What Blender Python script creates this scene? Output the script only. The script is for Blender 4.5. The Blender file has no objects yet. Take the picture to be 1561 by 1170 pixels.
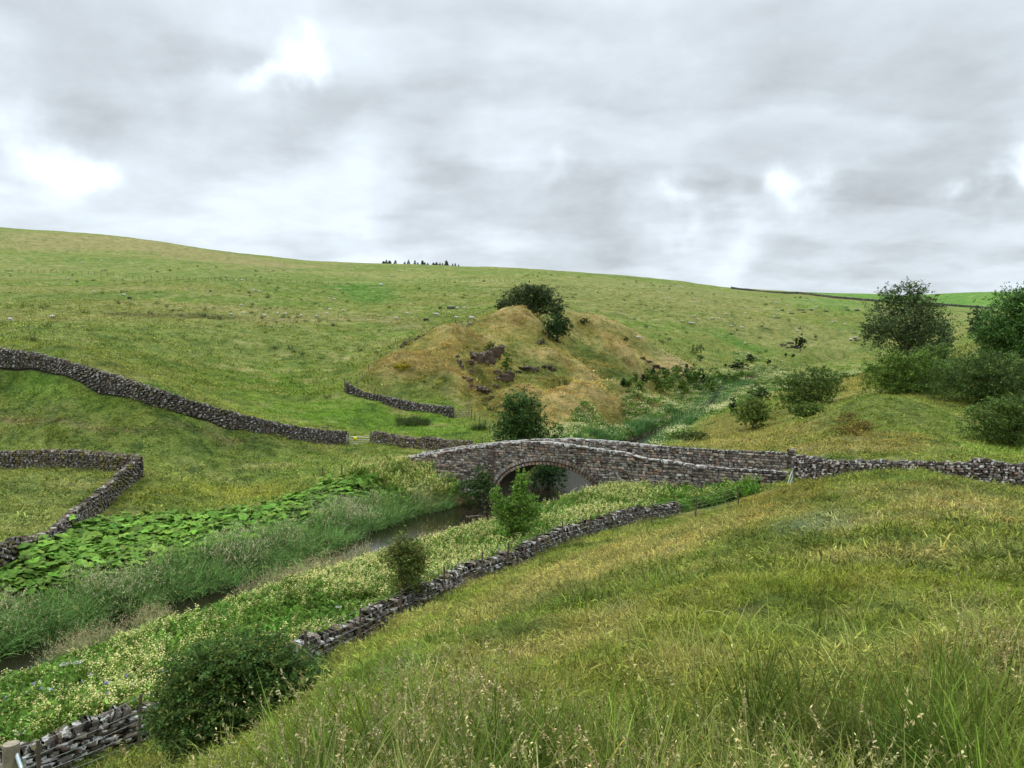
import bpy, math, random
import numpy as np
R = np.random.RandomState(7)
random.seed(7)
F0 = 1127.0; CX = 780.5; HY = 560.0
SC = bpy.context.scene
COL = SC.collection
PI = math.pi

# ------------------------------------------------------------------ noise
def _h(ix, iy, s):
    n = (ix.astype(np.int64) * 374761393 + iy.astype(np.int64) * 668265263 + s * 2147483647 * 7) & 0xffffffff
    n = ((n ^ (n >> 13)) * 1274126177) & 0xffffffff
    return ((n ^ (n >> 16)) & 0xffff) / 65535.0
def vnoise(x, y, s=0):
    x = np.asarray(x, float); y = np.asarray(y, float)
    ix = np.floor(x); iy = np.floor(y); fx = x - ix; fy = y - iy
    fx = fx * fx * fx * (fx * (fx * 6 - 15) + 10); fy = fy * fy * fy * (fy * (fy * 6 - 15) + 10)
    a = _h(ix, iy, s); b = _h(ix + 1, iy, s); c = _h(ix, iy + 1, s); d = _h(ix + 1, iy + 1, s)
    return (a + (b - a) * fx) * (1 - fy) + (c + (d - c) * fx) * fy      # 0..1
def fbm(x, y, s=0, o=4):
    t = 0; a = 1; w = 0
    for k in range(o):
        t = t + a * vnoise(x * 2 ** k + 17.3 * k, y * 2 ** k - 9.1 * k, s + k); w += a; a *= .5
    return t / w - .5                                                   # about -.5...5
def sstep(a, b, x):
    t = np.clip((x - a) / (b - a), 0, 1); return t * t * (3 - 2 * t)

# ------------------------------------------------------------------ base terrain from surveyed points (view direction, distance)
CP = """
780,1170,3.8 780,1060,6 780,990,10 780,930,17 780,890,25 780,868,31
640,1170,4 640,1080,6 640,1030,9 640,990,15 640,950,22 640,930,25.5
500,1175,4.3 500,1110,6 500,1070,10 500,1045,17 500,1012,21.5
350,1230,4 350,1190,8 350,1165,12 350,1125,16 350,1074,19.5
215,1290,4 215,1245,8 215,1225,12 215,1135,17.2 0,1350,4 0,1292,8 0,1255,12 0,1200,15.5
940,1170,3.7 940,1040,6 940,960,10 940,890,17 940,850,25 940,820,33 940,800,40.5
1100,1170,3.6 1100,1020,6 1100,930,10 1100,850,17 1100,800,25 1100,777,32 1100,790,38
1250,1170,3.6 1250,1010,6 1250,910,10 1250,820,17 1250,762,25 1250,727,33 1250,736,42
1400,1170,3.6 1400,1000,6 1400,895,10 1400,800,17 1400,745,25 1400,713,33 1400,728,42
1561,1170,3.6 1561,1000,6 1561,890,10 1561,805,17 1561,765,25 1561,745,32 1561,738,37
100,1080,20 250,1020,23 400,960,26 550,905,30.5 700,860,35 850,800,42 950,780,46 1050,768,47 1150,752,45
0,1035,22 0,935,30 200,830,38.8 0,900,31 400,810,42 420,768,50.5 560,770,50 640,745,55.5
0,856,32 102,808,38.5 159,768,45 215,730,50 100,718,53 0,716,54 60,765,44 0,800,38
300,742,54 400,722,60 540,688,77 540,720,60 600,740,56 450,745,54 620,712,63
0,680,60 0,640,66 0,600,69 0,556,72 77,560,70 128,572,68 200,606,66 295,635,65 385,655,69 477,673,76 528,682,79
200,680,60 350,690,64 150,640,64
0,530,90 0,500,130 0,480,180 0,460,240 0,430,340 0,413,420 0,380,560 0,352,700 0,375,1000
200,580,85 200,540,110 200,500,150 200,480,190 200,450,270 200,415,420 200,390,540 200,365,680 200,385,1000
400,640,85 400,600,105 400,550,140 400,500,190 400,470,250 400,435,360 400,415,450 400,396,600 400,420,1000
600,668,84 600,640,98 590,612,110 560,590,113 600,480,250 600,450,340 600,425,460 600,403,640 600,425,1000
500,400,640 500,440,380 500,520,170 500,600,110
690,637,100 715,637,99 740,660,88 700,614,107 680,590,112 640,562,121 530,602,105 575,605,104 640,622,101
560,560,124 620,525,133 700,499,146 745,489,154 560,545,150 600,522,175 650,500,200 700,484,225
780,481,151 820,495,146 855,520,146 870,487,176 950,520,172 1040,563,165 905,540,156 960,560,150 860,562,136 780,563,126
800,590,117 740,602,111 850,612,110 930,600,124 830,640,99 900,632,106 760,640,96
800,466,240 950,512,225 1060,543,210 1000,480,290 900,450,360 850,421,480 950,421,560 1050,431,600 1150,443,640 850,440,1000 1050,450,1000
1040,500,265 1100,560,195 1150,522,265 1200,480,350 1250,456,520 1300,470,390 1250,532,255 1250,552,225 1150,557,208 1350,480,380
1400,540,240 1400,463,560 1330,449,720 1500,445,800 1561,446,800 1400,450,760 1540,470,560 1450,500,330 1490,500,260 1250,447,660
1561,488,140 1500,520,150 1420,547,165 1561,530,115 1350,470,460
1000,660,102 930,657,105 1050,622,135 1000,602,150 1100,590,165 1200,575,190 1300,560,215 1120,577,182
1050,652,100 1060,672,75 1150,662,75 1200,685,56 880,680,78 800,690,74 720,692,72 650,695,72
1350,612,75 1250,642,70 1450,642,68 1561,690,55 1300,697,50 1500,692,50 1400,697,48 1561,705,45
1400,600,84 1500,618,76 1250,612,95 1150,640,88 1120,632,95 1380,572,115 1380,556,150 1300,580,120 1300,600,92
950,715,60 1050,720,56 1150,722,52 850,720,62 1000,752,50.5 700,730,59
""".split()
CP = np.array([[float(q) for q in c.split(',')] for c in CP])
def _prep():
    pts = []
    for u, v, d in CP:
        x = (u - CX) / F0 * d; z = -(v - HY) / F0 * d
        pts.append((math.atan2(x, d), math.log(math.hypot(x, d)), z / math.hypot(x, d)))
        if u <= 5: pts.append((math.radians(-57), math.log(math.hypot(x, d)), z / math.hypot(x, d)))
        if u >= 1560: pts.append((math.radians(57), math.log(math.hypot(x, d)), z / math.hypot(x, d)))
    for a in np.radians([-57, -30, 0, 30, 57]):
        pts.append((a, math.log(1.2), -1.66 / 1.2)); pts.append((a, math.log(2.2), -1.76 / 2.2))
        pts.append((a, math.log(1700), 0.02))
    return np.array(pts)
_P = _prep(); KT = 2.0
def _tps():
    X = np.stack([_P[:, 0] * KT, _P[:, 1]], 1); n = len(X)
    D = np.linalg.norm(X[:, None] - X[None], axis=2)
    K = np.where(D > 0, D * D * np.log(D + 1e-12), 0) + np.eye(n) * 2e-4
    Q = np.hstack([np.ones((n, 1)), X])
    A = np.block([[K, Q], [Q.T, np.zeros((3, 3))]])
    w = np.linalg.solve(A, np.concatenate([_P[:, 2], np.zeros(3)]))
    return X, w
_X, _w = _tps()
NT, NR = 261, 420
TG = np.radians(np.linspace(-58, 58, NT)); LG = np.linspace(math.log(1.0), math.log(1700), NR)
def _evalgrid():
    G = np.empty((NT, NR))
    for i, t in enumerate(TG):
        q = np.stack([np.full(NR, t * KT), LG], 1)
        D = np.linalg.norm(q[:, None] - _X[None], axis=2)
        G[i] = (np.where(D > 0, D * D * np.log(D + 1e-12), 0)) @ _w[:-3] + _w[-3] + q @ _w[-2:]
    return G
GR = _evalgrid()
def hbase(x, y):
    x = np.asarray(x, float); y = np.asarray(y, float)
    r = np.maximum(np.hypot(x, y), 1e-3); th = np.arctan2(x, y)
    tc = np.clip(th, TG[0], TG[-1])
    a = (tc - TG[0]) / (TG[1] - TG[0]); b = np.clip((np.log(np.clip(r, 1.0, 1690)) - LG[0]) / (LG[1] - LG[0]), 0, NR - 1.001)
    a = np.clip(a, 0, NT - 1.001); i = a.astype(int); j = b.astype(int); fa = a - i; fb = b - j
    fb = fb * 1.0
    s = (GR[i, j] * (1 - fa) + GR[i + 1, j] * fa) * (1 - fb) + (GR[i, j + 1] * (1 - fa) + GR[i + 1, j + 1] * fa) * fb
    # behind the viewpoint both edges blend into one another
    k = np.clip((np.abs(th) - TG[-1]) / (PI - TG[-1]), 0, 1)
    so = (GR[0, j] + GR[-1, j]) / 2
    s = s * (1 - k) + so * k
    z = s * r
    return np.where(r < 1.3, -1.66 + 0 * z, z)

# ------------------------------------------------------------------ the beck
def W(u, d): return ((u - CX) / F0 * d, d)
RV = [(-420, 20.5, -10.5, 1.6), (-200, 23, -10.5, 1.6), (0, 26.1, -10.5, 1.7), (150, 29.4, -10.5, 1.5), (300, 33.2, -10.5, 1.45), (420, 36.8, -10.5, 1.5), (500, 40.4, -10.5, 1.8),
      (600, 45.6, -10.5, 2.9), (690, 51.2, -10.5, 3.9), (770, 54.6, -10.5, 4.2), (832, 57.6, -10.5, 3.9), (872, 65, -10.5, 3.8), (910, 76, -10.4, 3.4),
      (960, 92, -10.1, 2.6), (1010, 106, -9.6, 1.5), (1050, 122, -8.6, .35), (1085, 145, -6.2, .3), (1106, 168, -3.6, .4), (1132, 182, -2.9, 1.0), (1200, 215, -1.4, .35), (1290, 250, 1.3, .3)]
RX = np.array([W(a[0], a[1]) for a in RV]); RZ = np.array([a[2] for a in RV]); RW = np.array([a[3] for a in RV])
def river(x, y):
    """signed distance from the beck's centre line (+ = far bank), its water level, half width"""
    x = np.asarray(x, float).ravel(); y = np.asarray(y, float).ravel()
    best = np.full(x.shape, 1e9); sg = np.zeros(x.shape); zw = np.zeros(x.shape); hw = np.zeros(x.shape)
    for i in range(len(RX) - 1):
        ax, ay = RX[i]; bx, by = RX[i + 1]; dx, dy = bx - ax, by - ay; L = dx * dx + dy * dy
        t = np.clip(((x - ax) * dx + (y - ay) * dy) / L, 0, 1)
        d = np.hypot(x - ax - t * dx, y - ay - t * dy); m = d < best
        best = np.where(m, d, best); sg = np.where(m, np.sign(dx * (y - ay) - dy * (x - ax)), sg)
        zw = np.where(m, RZ[i] + t * (RZ[i + 1] - RZ[i]), zw); hw = np.where(m, RW[i] + t * (RW[i + 1] - RW[i]), hw)
    return best * np.where(sg == 0, 1, sg), zw, hw

LWALL = [(-440, 529, 72), (-240, 529, 72), (-60, 528, 71), (0, 531, 70), (26, 534, 69.5), (51, 537, 69), (77, 543, 68), (103, 550.5, 67), (128, 558, 66), (154, 565, 65), (179, 572, 64.5), (200, 580, 64), (218, 586, 63.5), (244, 594, 63), (269, 602, 63), (295, 611, 63.5), (320, 618.5, 65), (346, 626, 66), (359, 630, 67), (385, 636.5, 68.5), (400, 640, 69.5), (438, 647, 72), (477, 654, 75), (508, 657, 77.5), (528, 658, 79)]
GWALL = [(567, 659, 78), (574, 657.5, 77.5), (605, 663, 76), (634, 667.5, 74.5), (644, 668, 74), (650, 665.5, 73.5), (682, 670, 72), (718, 673, 70)]
CWALL = [(-440, 692, 57), (-240, 691, 57), (-60, 690, 56), (0, 688, 54.5), (50, 687, 53.6), (100, 686, 52.6), (130, 688, 52), (170, 691, 51), (205, 693, 50.2), (214, 695, 49.8), (202.6, 705.6, 49), (190, 713, 48), (179.5, 723.6, 47.2), (159, 741.5, 45), (138.5, 759.5, 43), (123, 771, 41), (102.6, 785, 38.5), (84.6, 804, 36.8), (51, 818.5, 34.5), (25.6, 826, 33), (0, 831, 31.8), (-60, 850, 29), (-200, 880, 26.5)]
MWALL = [(528, 582, 105), (540, 590, 105), (554, 597, 104.5), (579, 602, 104), (605, 607, 103), (631, 613, 102), (656, 617, 101), (682, 618.5, 100.3), (690, 619, 100)]
RWALL = [(1212, 694, 47), (1225, 694, 46.6), (1264, 701.5, 45.5), (1315, 701.5, 44.5), (1379, 702.5, 43), (1417, 704, 42), (1469, 706, 41), (1488, 699, 40.5), (1505, 699, 40.2), (1520, 702, 39.9), (1545, 708, 39.4), (1561, 706, 39), (1640, 712, 37.5), (1720, 720, 36)]
KX = None
def correct(x, y):
    if KX is None: return 0
    o = np.zeros(x.shape); m = (y > 25) & (y < 112) & (np.abs(x) < 50); 
    if not m.any(): return o
    X = x[m]; Y = y[m]; sw = np.zeros(X.shape); sd = np.zeros(X.shape); dm = np.full(X.shape, 1e9)
    for (kx, ky, kd) in KX:
        q = (X - kx) ** 2 + (Y - ky) ** 2; w = np.exp(-q / 5.0) + 1e-12; sw += w; sd += w * kd; dm = np.minimum(dm, q)
    o[m] = sd / sw * np.exp(-dm / 22.0); return o
def ground_z(x, y, rel=True):
    x = np.asarray(x, float); y = np.asarray(y, float); sh = x.shape
    x = x.ravel(); y = y.ravel()
    z = hbase(x, y); r = np.hypot(x, y)
    if rel:
        near = sstep(1.5, 6, r)
        # tussocks, terracettes and broad undulation
        fg = (1 - sstep(38, 50, r)) * sstep(-22, -6, x + (34 - y) * .3)
        z = z + near * (.50 * fbm(x / 3.4, y / 2.6, 2, 2) * fg * (1 - .8 * sstep(20, 29, r)) + .34 * fbm(x / 1.5, y / 1.2, 3, 3) * fg + .20 * fbm(x / .5, y / .5, 5, 2) * (1 - sstep(20, 45, r)))
        far = sstep(60, 110, r)
        z = z + far * 1.0 * fbm(x / 9, y / 7, 11, 4) * (1 - .5 * sstep(300, 600, r)) + sstep(140, 300, r) * 3.0 * fbm(x / 60, y / 50, 21, 3)
        z = z + sstep(55, 75, r) * .42 * fbm(x / 3.0, y / 1.8, 12, 3) * (1 - sstep(300, 500, r))
        mound = np.exp(-(((x - 8) / 30) ** 2 + ((y - 135) / 32) ** 2) ** 2)
        z = z + mound * (4.6 * np.abs(fbm(x / 12, y / 10, 31, 3)) * 2 - 1.5)
        # spoil humps, seen as rounded swells
        for bx, by, bh, sx, sy in HUMPS: z = z + bh * (1.35 if by > 95 and bh > 1.3 else 1) * np.exp(-(((x - bx) / sx) ** 2 + ((y - by) / sy) ** 2))
    z = z + correct(x, y)
    if rel: z = z - .30 * sstep(23, 33, r) * (1 - sstep(38, 44, r)) * sstep(2, 8, x)
    s, zw, hw = river(x, y); a = np.abs(s)
    wob = .35 * fbm(x / 2.5, y / 2.5, 41, 2)
    ub = x / np.maximum(y, 1) * F0 + CX; k2 = sstep(830, 900, ub); slope = np.where(s < 0, .17 + .42 * k2 + .3 * wob, .34 + .5 * sstep(640, 690, ub) + wob); slope = np.where(y > 62, .8 + wob, slope)
    wob = wob * 1.3
    prof = np.where(a < hw, zw - .45 * (1 - (a / hw) ** 2) - .05, zw - .05 + (a - hw) * slope)
    # a level bank top so the beck never stands above the ground beside it
    bank = sstep(9, 4, a) * (y < 110)
    z = np.where((a < 9) & (y < 110), np.maximum(z, z * (1 - bank) + bank * np.maximum(z, zw + .9)), z)
    z = np.where(a < 9, np.minimum(z, prof + .9 * sstep(6, 9, a)), z)
    return z.reshape(sh)
def HB(u, d, h, sx, sy): x, y = W(u, d); return (x, y, h, sx, sy)
HUMPS = [HB(628, 119, 3.0, 7.5, 5), HB(690, 133, 2.6, 5, 4), HB(690, 114, 1.5, 4, 3), HB(800, 108, 2.1, 5, 3), HB(905, 114, 2.4, 6, 3), HB(945, 150, 3.0, 8, 4), HB(860, 104, 2.0, 4.5, 2.4), HB(965, 122, 1.4, 5, 3), HB(770, 146, 2.0, 7, 4), HB(930, 172, 3.2, 13, 4), HB(740, 121, 1.8, 4, 3), HB(820, 134, 1.6, 5, 3.5), HB(890, 133, 1.8, 6, 3.5), HB(1000, 158, 2.4, 7, 4),
         HB(1345, 67, 1.9, 6.5, 3.6), HB(1345, 31, .10, 3.5, 2.5), HB(1020, 205, 1.5, 18, 12), HB(200, 125, 1.2, 20, 5), HB(420, 150, 1.5, 22, 5), HB(1150, 300, 3, 30, 15)]
_k = []
for L_, H_ in ((LWALL, lambda d: 1.32), (GWALL, lambda d: 1.1), (CWALL, lambda d: .75 + .45 * float(sstep(33, 46, d))), (MWALL, lambda d: 1.15), (RWALL, lambda d: 1.3)):
    A_ = np.array([[*W(u, d), -(v - HY) / F0 * d - H_(d)] for u, v, d in L_]); l_ = np.concatenate([[0], np.cumsum(np.hypot(*np.diff(A_[:, :2], axis=0).T))]); t_ = np.arange(0, l_[-1], 1.4)
    X_ = np.interp(t_, l_, A_[:, 0]); Y_ = np.interp(t_, l_, A_[:, 1]); T_ = np.interp(t_, l_, A_[:, 2]); G_ = ground_z(X_, Y_); _k += [(a, b, min(1.6, max(-1.6, c))) for a, b, c in zip(X_, Y_, T_ - G_)]
KX = _k
def gz(x, y): return float(ground_z(np.array([x]), np.array([y]))[0])
def hit(u, v, dmin=2.5, dmax=1200):
    d = np.exp(np.linspace(math.log(dmin), math.log(dmax), 1600)); x = (u - CX) / F0 * d
    g = ground_z(x, d) + (v - HY) / F0 * d
    k = np.where(g > 0)[0]
    i = k[0] if len(k) else int(np.argmax(g / d))
    return float(x[i]), float(d[i]), gz(x[i], d[i])
def pt(u, d):
    x, y = W(u, d); return x, y, gz(x, y)
def zpix(v, d): return -(v - HY) / F0 * d

# ------------------------------------------------------------------ ground colour by place
C_ = lambda *a: np.array(a, float)
LUSH = C_(.140, .220, .030); OLIVE = C_(.205, .212, .052); STRAW = C_(.36, .32, .14); TAN = C_(.36, .25, .085); DARK = C_(.06, .11, .028)
SOIL = C_(.085, .045, .028); PALE = C_(.24, .27, .085); YEL = C_(.33, .30, .03); GREY = C_(.27, .30, .17); MUD = C_(.06, .045, .028)
def polyW(px): return np.array([hit(u, v)[:2] for u, v in px])
def sdpoly(P, x, y):
    n = len(P); d = np.full(x.shape, 1e18); ins = np.zeros(x.shape, bool)
    for i in range(n):
        ax, ay = P[i]; bx, by = P[(i + 1) % n]; ex, ey = bx - ax, by - ay
        t = np.clip(((x - ax) * ex + (y - ay) * ey) / (ex * ex + ey * ey + 1e-9), 0, 1)
        d = np.minimum(d, np.hypot(x - ax - t * ex, y - ay - t * ey))
        c = ((ay > y) != (by > y)) & (x < (bx - ax) * (y - ay) / (by - ay + 1e-12) + ax); ins ^= c
    return np.where(ins, -d, d)
def sdline(P, x, y):
    d = np.full(x.shape, 1e18)
    for i in range(len(P) - 1):
        ax, ay = P[i]; bx, by = P[i + 1]; ex, ey = bx - ax, by - ay
        t = np.clip(((x - ax) * ex + (y - ay) * ey) / (ex * ex + ey * ey + 1e-9), 0, 1)
        d = np.minimum(d, np.hypot(x - ax - t * ex, y - ay - t * ey))
    return d
ZONES = []
def zone(px, col, k=.8, feather=2.0, nz=1.5, line=None, direct=False):
    ZONES.append((np.array([W(u, d) for u, d in px]) if direct else polyW(px), col, k, feather, nz, line))
# far hill
zone([(0, 352), (150, 358), (300, 376), (470, 403), (560, 402), (420, 410), (300, 395), (100, 380), (0, 375)], C_(.27, .235, .09), .8, 25, 14)
zone([(0, 385), (200, 395), (420, 415), (700, 425), (700, 440), (400, 430), (200, 412), (0, 405)], C_(.14, .20, .035), .6, 14, 10)
zone([(740, 440), (900, 424), (1050, 436), (1180, 455), (1100, 480), (900, 470)], C_(.23, .235, .075), .7, 20, 12)
zone([(1040, 500), (1160, 480), (1300, 505), (1310, 545), (1200, 530)], C_(.26, .25, .085), .6, 12, 8)
zone([(1125, 441), (1220, 447), (1330, 458), (1561, 472), (1561, 444), (1440, 446), (1310, 448), (1200, 441)], C_(.11, .25, .035), .95, 3, 0)
zone([(1230, 452), (1330, 462), (1320, 478), (1240, 470), (1200, 458)], C_(.12, .23, .035), .7, 10, 8)
zone([(500, 437), (560, 430), (600, 440), (600, 462), (545, 460)], C_(.075, .19, .02), .8, 8, 5)
zone([(1060, 500), (1100, 500), (1180, 535), (1150, 538)], C_(.08, .19, .02), .7, 4, 2)
zone([(400, 485), (600, 478), (760, 480), (730, 486), (560, 489), (400, 492)], C_(.24, .21, .085), .65, 6, 4)
zone([(150, 476), (320, 479), (380, 484), (300, 486), (160, 481)], C_(.09, .07, .03), .6, 2.0, 1.5)
# mid fields
zone([(0, 490), (300, 495), (500, 500), (700, 497), (600, 530), (500, 590), (300, 560), (100, 535), (0, 525)], C_(.17, .22, .045), .75, 8, 6)
zone([(420, 620), (540, 600), (700, 642), (745, 660), (700, 668), (540, 655), (430, 645)], C_(.13, .25, .022), .85, 5, 3)
zone([(250, 590), (420, 560), (520, 590), (500, 645), (400, 632)], C_(.13, .23, .022), .6, 6, 5)
zone([(0, 560), (120, 575), (280, 630), (420, 660), (300, 660), (100, 640), (0, 625)], C_(.10, .23, .018), .85, 4, 2.5)
zone([(0, 640), (200, 660), (420, 680), (600, 700), (600, 735), (480, 745), (220, 780), (220, 720), (120, 690), (0, 680)], C_(.175, .235, .05), .8, 3, 2)
zone([(200, 760), (300, 735), (420, 735), (470, 745), (400, 762), (300, 770)], YEL, .35, 1.5, 1.0)
zone([(0, 725), (190, 725), (120, 770), (60, 815), (0, 840)], C_(.20, .235, .065), .8, 1.5, 1.0)
# farm track
zone([(0, 638), (60, 645), (140, 653), (220, 661), (330, 668), (430, 675), (560, 692)], C_(.21, .15, .08), .75, .22, .10, .18)
zone([(0, 629), (140, 645), (330, 658), (450, 665)], DARK, .45, .4, .2, .25)
# quarry mound
zone([(530, 600), (570, 555), (640, 515), (745, 484), (790, 478), (850, 485), (885, 487), (960, 515), (1045, 560), (1010, 590), (960, 590), (1000, 615), (900, 640), (820, 650), (760, 640), (700, 615), (600, 607)], C_(.29, .25, .065), .95, 3, 2.0)
for z in ([(600, 560), (640, 540), (690, 560), (720, 590), (700, 600), (650, 570)], [(700, 500), (780, 480), (850, 500), (840, 515), (780, 500), (720, 515)],
          [(880, 490), (1000, 545), (1045, 562), (1000, 560), (920, 520)], [(800, 600), (900, 575), (990, 605), (900, 610)], [(840, 650), (760, 620), (850, 625), (920, 640)],
          [(700, 530), (730, 515), (690, 545), (640, 535)]):
    zone(z, C_(.40, .28, .095), .78, 1.5, 2.0)
for z in ([(545, 585), (600, 560), (690, 590), (720, 620), (620, 608), (560, 600)], [(790, 520), (830, 530), (850, 560), (800, 570), (775, 550)], [(860, 520), (960, 530), (970, 550), (870, 540)],
          [(940, 500), (990, 520), (1000, 500)], [(900, 590), (960, 560), (990, 570), (950, 590)]):
    zone(z, C_(.16, .215, .05), .8, 2, 2)
zone([(978, 542), (1000, 552), (1030, 570), (1020, 574), (985, 560)], SOIL, .95, .6, .8)
zone([(1000, 540), (1060, 560), (1050, 572), (1020, 565)], C_(.45, .33, .17), .6, 2, 1.5)
# valley beyond the bridge
zone([(860, 668), (900, 640), (1000, 625), (1120, 580), (1330, 555), (1320, 570), (1160, 600), (1080, 640), (1030, 675)], C_(.15, .22, .06), .85, 3, 2)
zone([(900, 625), (1010, 612), (1080, 615), (1020, 640), (940, 638)], C_(.24, .19, .07), .6, 2, 2)
zone([(1040, 680), (1080, 640), (1200, 640), (1250, 660), (1200, 690)], C_(.27, .235, .07), .8, 2, 1.5)
zone([(1250, 575), (1320, 570), (1320, 600), (1280, 610)], C_(.33, .27, .09), .6, 2, 1.5)
zone([(1270, 625), (1400, 612), (1480, 640), (1540, 690), (1400, 700), (1250, 690)], C_(.15, .22, .04), .7, 2, 1.5)
zone([(1200, 680), (1300, 660), (1420, 668), (1400, 690), (1220, 695)], C_(.25, .15, .05), .5, 1.5, 1.5)
# the hillside underfoot
zone([(480, 1010), (640, 940), (800, 865), (960, 800), (1100, 780), (1000, 815), (860, 850), (760, 910), (640, 975), (500, 1045)], C_(.19, .255, .035), .85, 1.2, .8)
zone([(560, 1010), (700, 955), (800, 880), (900, 830), (1040, 790), (1180, 760), (1200, 790), (1050, 850), (900, 890), (800, 950), (650, 1000)], C_(.37, .325, .12), .75, 1.6, 1.6)
zone([(1180, 800), (1270, 785), (1330, 810), (1260, 830), (1190, 822)], GREY, .75, .8, 1.0)
zone([(1300, 770), (1450, 735), (1561, 760), (1561, 800), (1480, 800), (1430, 760)], C_(.32, .29, .11), .6, 1.2, 1.6)
zone([(1120, 770), (1180, 750), (1240, 730), (1260, 745), (1160, 790)], C_(.26, .20, .05), .6, .8, .8)
zone([(850, 950), (1100, 870), (1561, 860), (1561, 1000), (1100, 1010), (700, 1080)], C_(.175, .225, .030), .85, 1.5, 1.0)
zone([(500, 1110), (900, 1030), (1300, 1010), (1561, 1010), (1561, 1170), (450, 1170)], C_(.17, .20, .038), .7, 1.0, .6)
for z in ([(1128, 926), (1160, 922), (1166, 936), (1134, 940)], [(1266, 930), (1310, 926), (1318, 940), (1278, 948)], [(968, 1018), (990, 1014), (992, 1030), (974, 1032)], [(735, 922), (765, 920), (768, 928), (740, 930)]):
    zone(z, C_(.11, .055, .035), 1.0, .12, .15)
def ground_col(x, y):
    x = np.asarray(x, float).ravel(); y = np.asarray(y, float).ravel(); r = np.hypot(x, y)
    n1 = fbm(x / 14, y / 9, 51, 4); n2 = fbm(x / 3.2, y / 2.2, 61, 3); n3 = fbm(x / .8, y / .7, 71, 3)
    c = np.repeat(OLIVE[None], len(x), 0).copy()
    n0 = fbm(x / 90, y / 34, 47, 4) * sstep(90, 200, r)
    def mx(c, col, k): k = np.clip(k, 0, 1)[:, None]; return c * (1 - k) + col * k
    c = mx(c, LUSH, .45 + 1.6 * n1)
    c = mx(c, C_(.27, .26, .09), n0 * 2.6); c = mx(c, C_(.12, .19, .035), -n0 * 2.4)
    wob = fbm(x / 6, y / 4.5, 81, 4)
    wob2 = fbm(x / 1.2, y / 1.0, 83, 3)
    for P, col, k, fe, nz, line in ZONES:
        lo = P.min(0) - fe * 3 - nz; hi = P.max(0) + fe * 3 + nz
        m = (x > lo[0]) & (x < hi[0]) & (y > lo[1]) & (y < hi[1])
        if not m.any(): continue
        sd = (sdline(P, x[m], y[m]) - line) if line else sdpoly(P, x[m], y[m])
        sd = sd + (wob[m] * 3 if nz > .6 else wob2[m] * 2) * nz
        kk = k * (1 - sstep(-fe, fe, sd))
        c[m] = c[m] * (1 - kk[:, None]) + col * kk[:, None]
    # clumps: straw tops, dark rushy tufts, olive thatch
    c = mx(c, STRAW, (n2 * 2.1 - .05) * .8 * (.4 + sstep(-.1, .2, n1 + .05)))
    c = mx(c, DARK, (-n2 * 2.4 - .10) * .85)
    c = mx(c, C_(.26, .19, .08), (n3 * 2.6 - .25) * .6 * (1 - sstep(30, 60, r)))
    c = mx(c, DARK * .9, (-n3 * 2.8 - .12) * .85 * (1 - sstep(60, 120, r)))
    n5 = fbm(x / 1.5, y / 1.1, 77, 3); fgk = 1 - sstep(34, 50, r); c = mx(c, C_(.075, .115, .022), (-n5 * 3.0 - .12) * .8 * fgk); c = mx(c, C_(.31, .30, .10), (n5 * 2.4 - .22) * .6 * fgk)
    hb = np.zeros(len(x))
    for bx, by, bh, sx, sy in HUMPS[:14]: hb = hb + min(bh, 2) / 2 * np.exp(-(((x - bx) / sx) ** 2 + ((y - by) / sy) ** 2) * 1.2)
    c = mx(c, C_(.39, .305, .115), (hb + .8 * wob - .30) * 1.6 * (hb > .02)); c = mx(c, C_(.13, .20, .05), (.10 - hb - .7 * wob) * 3 * (np.exp(-(((x - 8) / 28) ** 2 + ((y - 132) / 28) ** 2) ** 2)) * .6)
    s, zw, hw = river(x, y); a = np.abs(s)
    k = 1 - sstep(hw + .2, hw + 1.3, a); k = np.where((a < 6), k, 0)
    c = mx(c, MUD, k)
    return c * (1 + .22 * fbm(x * 3.1, y * 3.1, 91, 2))[:, None]

# ------------------------------------------------------------------ materials
def newmat(name):
    m = bpy.data.materials.new(name); m.use_nodes = True; nt = m.node_tree; nt.nodes.clear(); return m, nt
def N(nt, t, **k):
    n = nt.nodes.new(t)
    for a, b in k.items():
        if a.startswith('i_'): n.inputs[a[2:].replace('_', ' ')].default_value = b
        else: setattr(n, a, b)
    return n
def mixc(nt, fac, a, b, mode='MIX'):
    n = nt.nodes.new('ShaderNodeMix'); n.data_type = 'RGBA'; n.blend_type = mode
    for s, v in ((0, fac), (6, a), (7, b)):
        if hasattr(v, 'is_output'): nt.links.new(v, n.inputs[s])
        else: n.inputs[s].default_value = v if s == 0 or len(v) == 4 else (*v, 1)
    return n.outputs[2]
def ramp(nt, src, a, b):
    n = nt.nodes.new('ShaderNodeMapRange'); nt.links.new(src, n.inputs[0]); n.inputs[1].default_value = a; n.inputs[2].default_value = b; return n.outputs[0]
def noise(nt, vec, scale, detail=3, rough=.55):
    n = nt.nodes.new('ShaderNodeTexNoise'); n.inputs['Scale'].default_value = scale; n.inputs['Detail'].default_value = detail; n.inputs['Roughness'].default_value = rough
    if vec is not None: nt.links.new(vec, n.inputs['Vector'])
    return n.outputs[0]
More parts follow.
